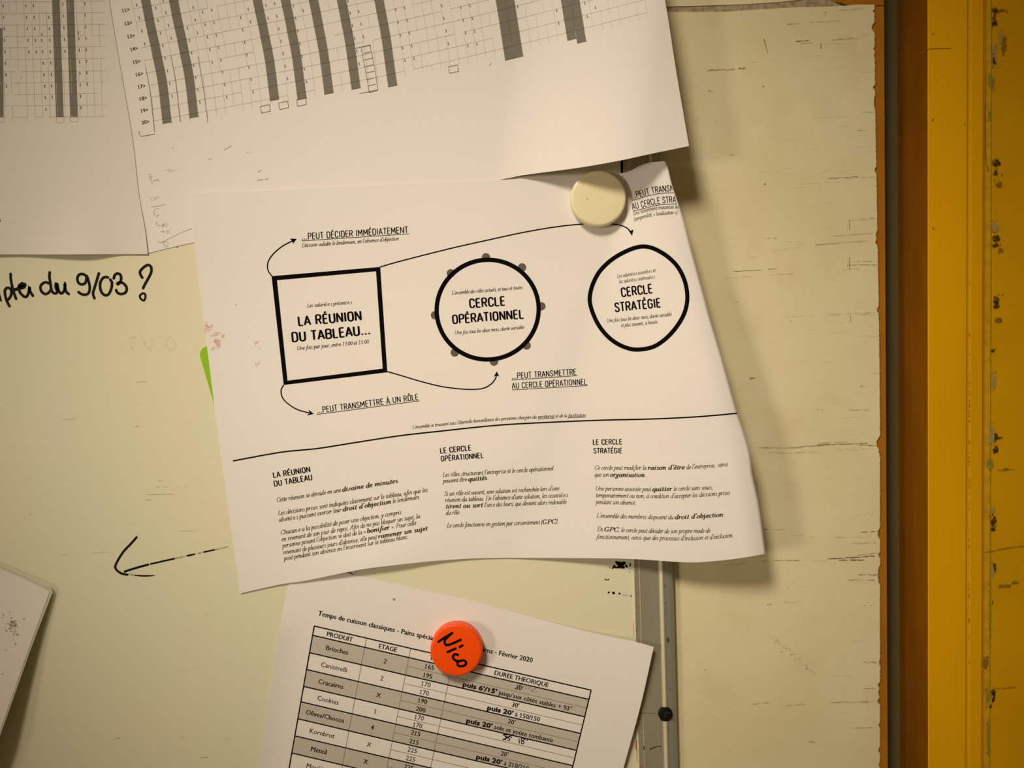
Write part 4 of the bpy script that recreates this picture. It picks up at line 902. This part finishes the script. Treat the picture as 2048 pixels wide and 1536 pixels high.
z = lambda x, y: (800+x/3.938, 1200+y/3.938)
for pts, w in (([(905, 700), (965, 655)], 1.2), ([(810, 1060), (880, 1062)], 1.6), ([(810, 1100), (850, 1080), (892, 1058)], 2), ([(812, 1062), (840, 1078), (865, 1095)], 1.6), ([(935, 1092), (940, 1110), (936, 1128)], 1.6),
               ([(985, 1095), (960, 1088), (955, 1105), (975, 1115), (970, 1132), (955, 1128), (960, 1112), (985, 1095)], 1.4), ([(1010, 1092), (998, 1106)], 1.4)): pn.add(brush([z(*p) for p in pts], w))
pn.build('pen_correction', M['ink'], D_, 'stuff')
pn = Ink(hD, .18)
for pts in ([(1010, 660), (988, 690), (985, 698), (1010, 700), (1022, 690)], [(1022, 675), (1030, 705), (1045, 720)], [(1060, 700), (1035, 712), (1045, 725), (1070, 720), (1072, 705), (1055, 695)], [(1115, 690), (1098, 705)]): pn.add(brush([z(*p) for p in pts], 1.2))
pn.build('pencil_correction', M['pencil'], D_)
k = Ink(hD, .1); k.add(blob(788, 1199, 6, 6)); k.add(blob(781, 1271, 2, 1.6)); k.build('stain', M['stain'], D_)

# laminated card, bottom left
E_ = sheet('laminated_card', [(-420, 962), (0, 1137), (99.4, 1183)], [(99.4, 1183), (60, 1290), (0, 1460.6), (-110, 1760)], [(-600, 1560), (-110, 1760)], [(-420, 962), (-600, 1560)], hE, M['paper_grey'], 12)
tag(E_, 'blank laminated card with brown stains and a clear plastic rim at lower left', 'card')
hEf = lambda x, y: hE(x, y)-.15
f_ = sheet('plastic_rim', [(-424, 946), (0, 1128), (96, 1170), (103, 1178)], [(103, 1178), (104.5, 1186), (64, 1292), (3, 1463), (-106, 1764)], [(-604, 1565), (-106, 1764)], [(-424, 946), (-604, 1565)], hEf, M['film'], 14, E_)
k = Ink(hE, .1)
for i in range(70): k.add(blob(random.gauss(25, 6), random.gauss(1252, 10), random.uniform(1, 5), random.uniform(1, 5), 7))
for x, y in ((21, 1231), (5, 1236), (28, 1280), (31, 1288), (5, 1348), (12, 1300), (20, 1262), (30, 1243)): k.add(blob(x, y, 4, 3, 8))
k.build('brown_stain', M['stain'], E_, 'stuff'); k = Ink(hE, .13)
for i in range(22): k.add(blob(random.gauss(26, 4), random.gauss(1250, 6), random.uniform(1, 3), random.uniform(1, 3), 7))
k.build('brown_stain', M['stain_dark'], E_, 'stuff')

# magnets
def magnet(cx, cy, r, H, base, m, name='round_magnet'):
    """cx, cy, r: rim circle in px at the height of the front face"""
    k_ = (D-(base+H)/1000)/D; R = r*SC*1000*k_
    c = P(cx, cy, base+H); px0 = 1024+c.x/SC; py0 = 768-(c.z-ZC)/SC
    return lathe(name, px0, py0, [(R*.97, base), (R, base+.4), (R, base+H-1.2), (R*.985, base+H-.45), (R*.95, base+H-.08), (R*.90, base+H), (R*.5, base+H+.02), (R*.05, base+H+.02)], m, None, 72), base+H+.02
mw, _ = magnet(1197, 396, 55.6, 6.0, 1.25, M['magnet_white'])
tag(mw, 'cream white round magnet pinning the diagram sheet near its top right corner', 'magnet')
k = Ink(7.27, .03); k.add(blob(1174, 398, 5, 2.4, 10)); k.build('speck', M['stain'], mw)
mo, top = magnet(912.5, 1301, 52.2, 7.2, .5, M['magnet_orange'])
tag(mo, 'orange round magnet with a short black handwritten word, pinning the baking chart', 'magnet')
k = Ink(top, .05); z = lambda x, y: (840+x/10.97, 1230+y/10.97)
for pts in ([(405, 588), (550, 490), (705, 395)], [(695, 405), (610, 480), (545, 555), (545, 625), (590, 660), (690, 635), (890, 545)], [(605, 815), (780, 735)], [(870, 700), (930, 670)], [(830, 875), (780, 860), (730, 890), (730, 950), (790, 1005), (850, 1010)],
            [(900, 1000), (830, 1035), (830, 1100), (900, 1125), (985, 1100), (1010, 1045), (970, 1000), (900, 1000)]): k.add(brush([z(*p) for p in pts], 5.0, .8))
k.build('marker_word', M['marker'], mo)
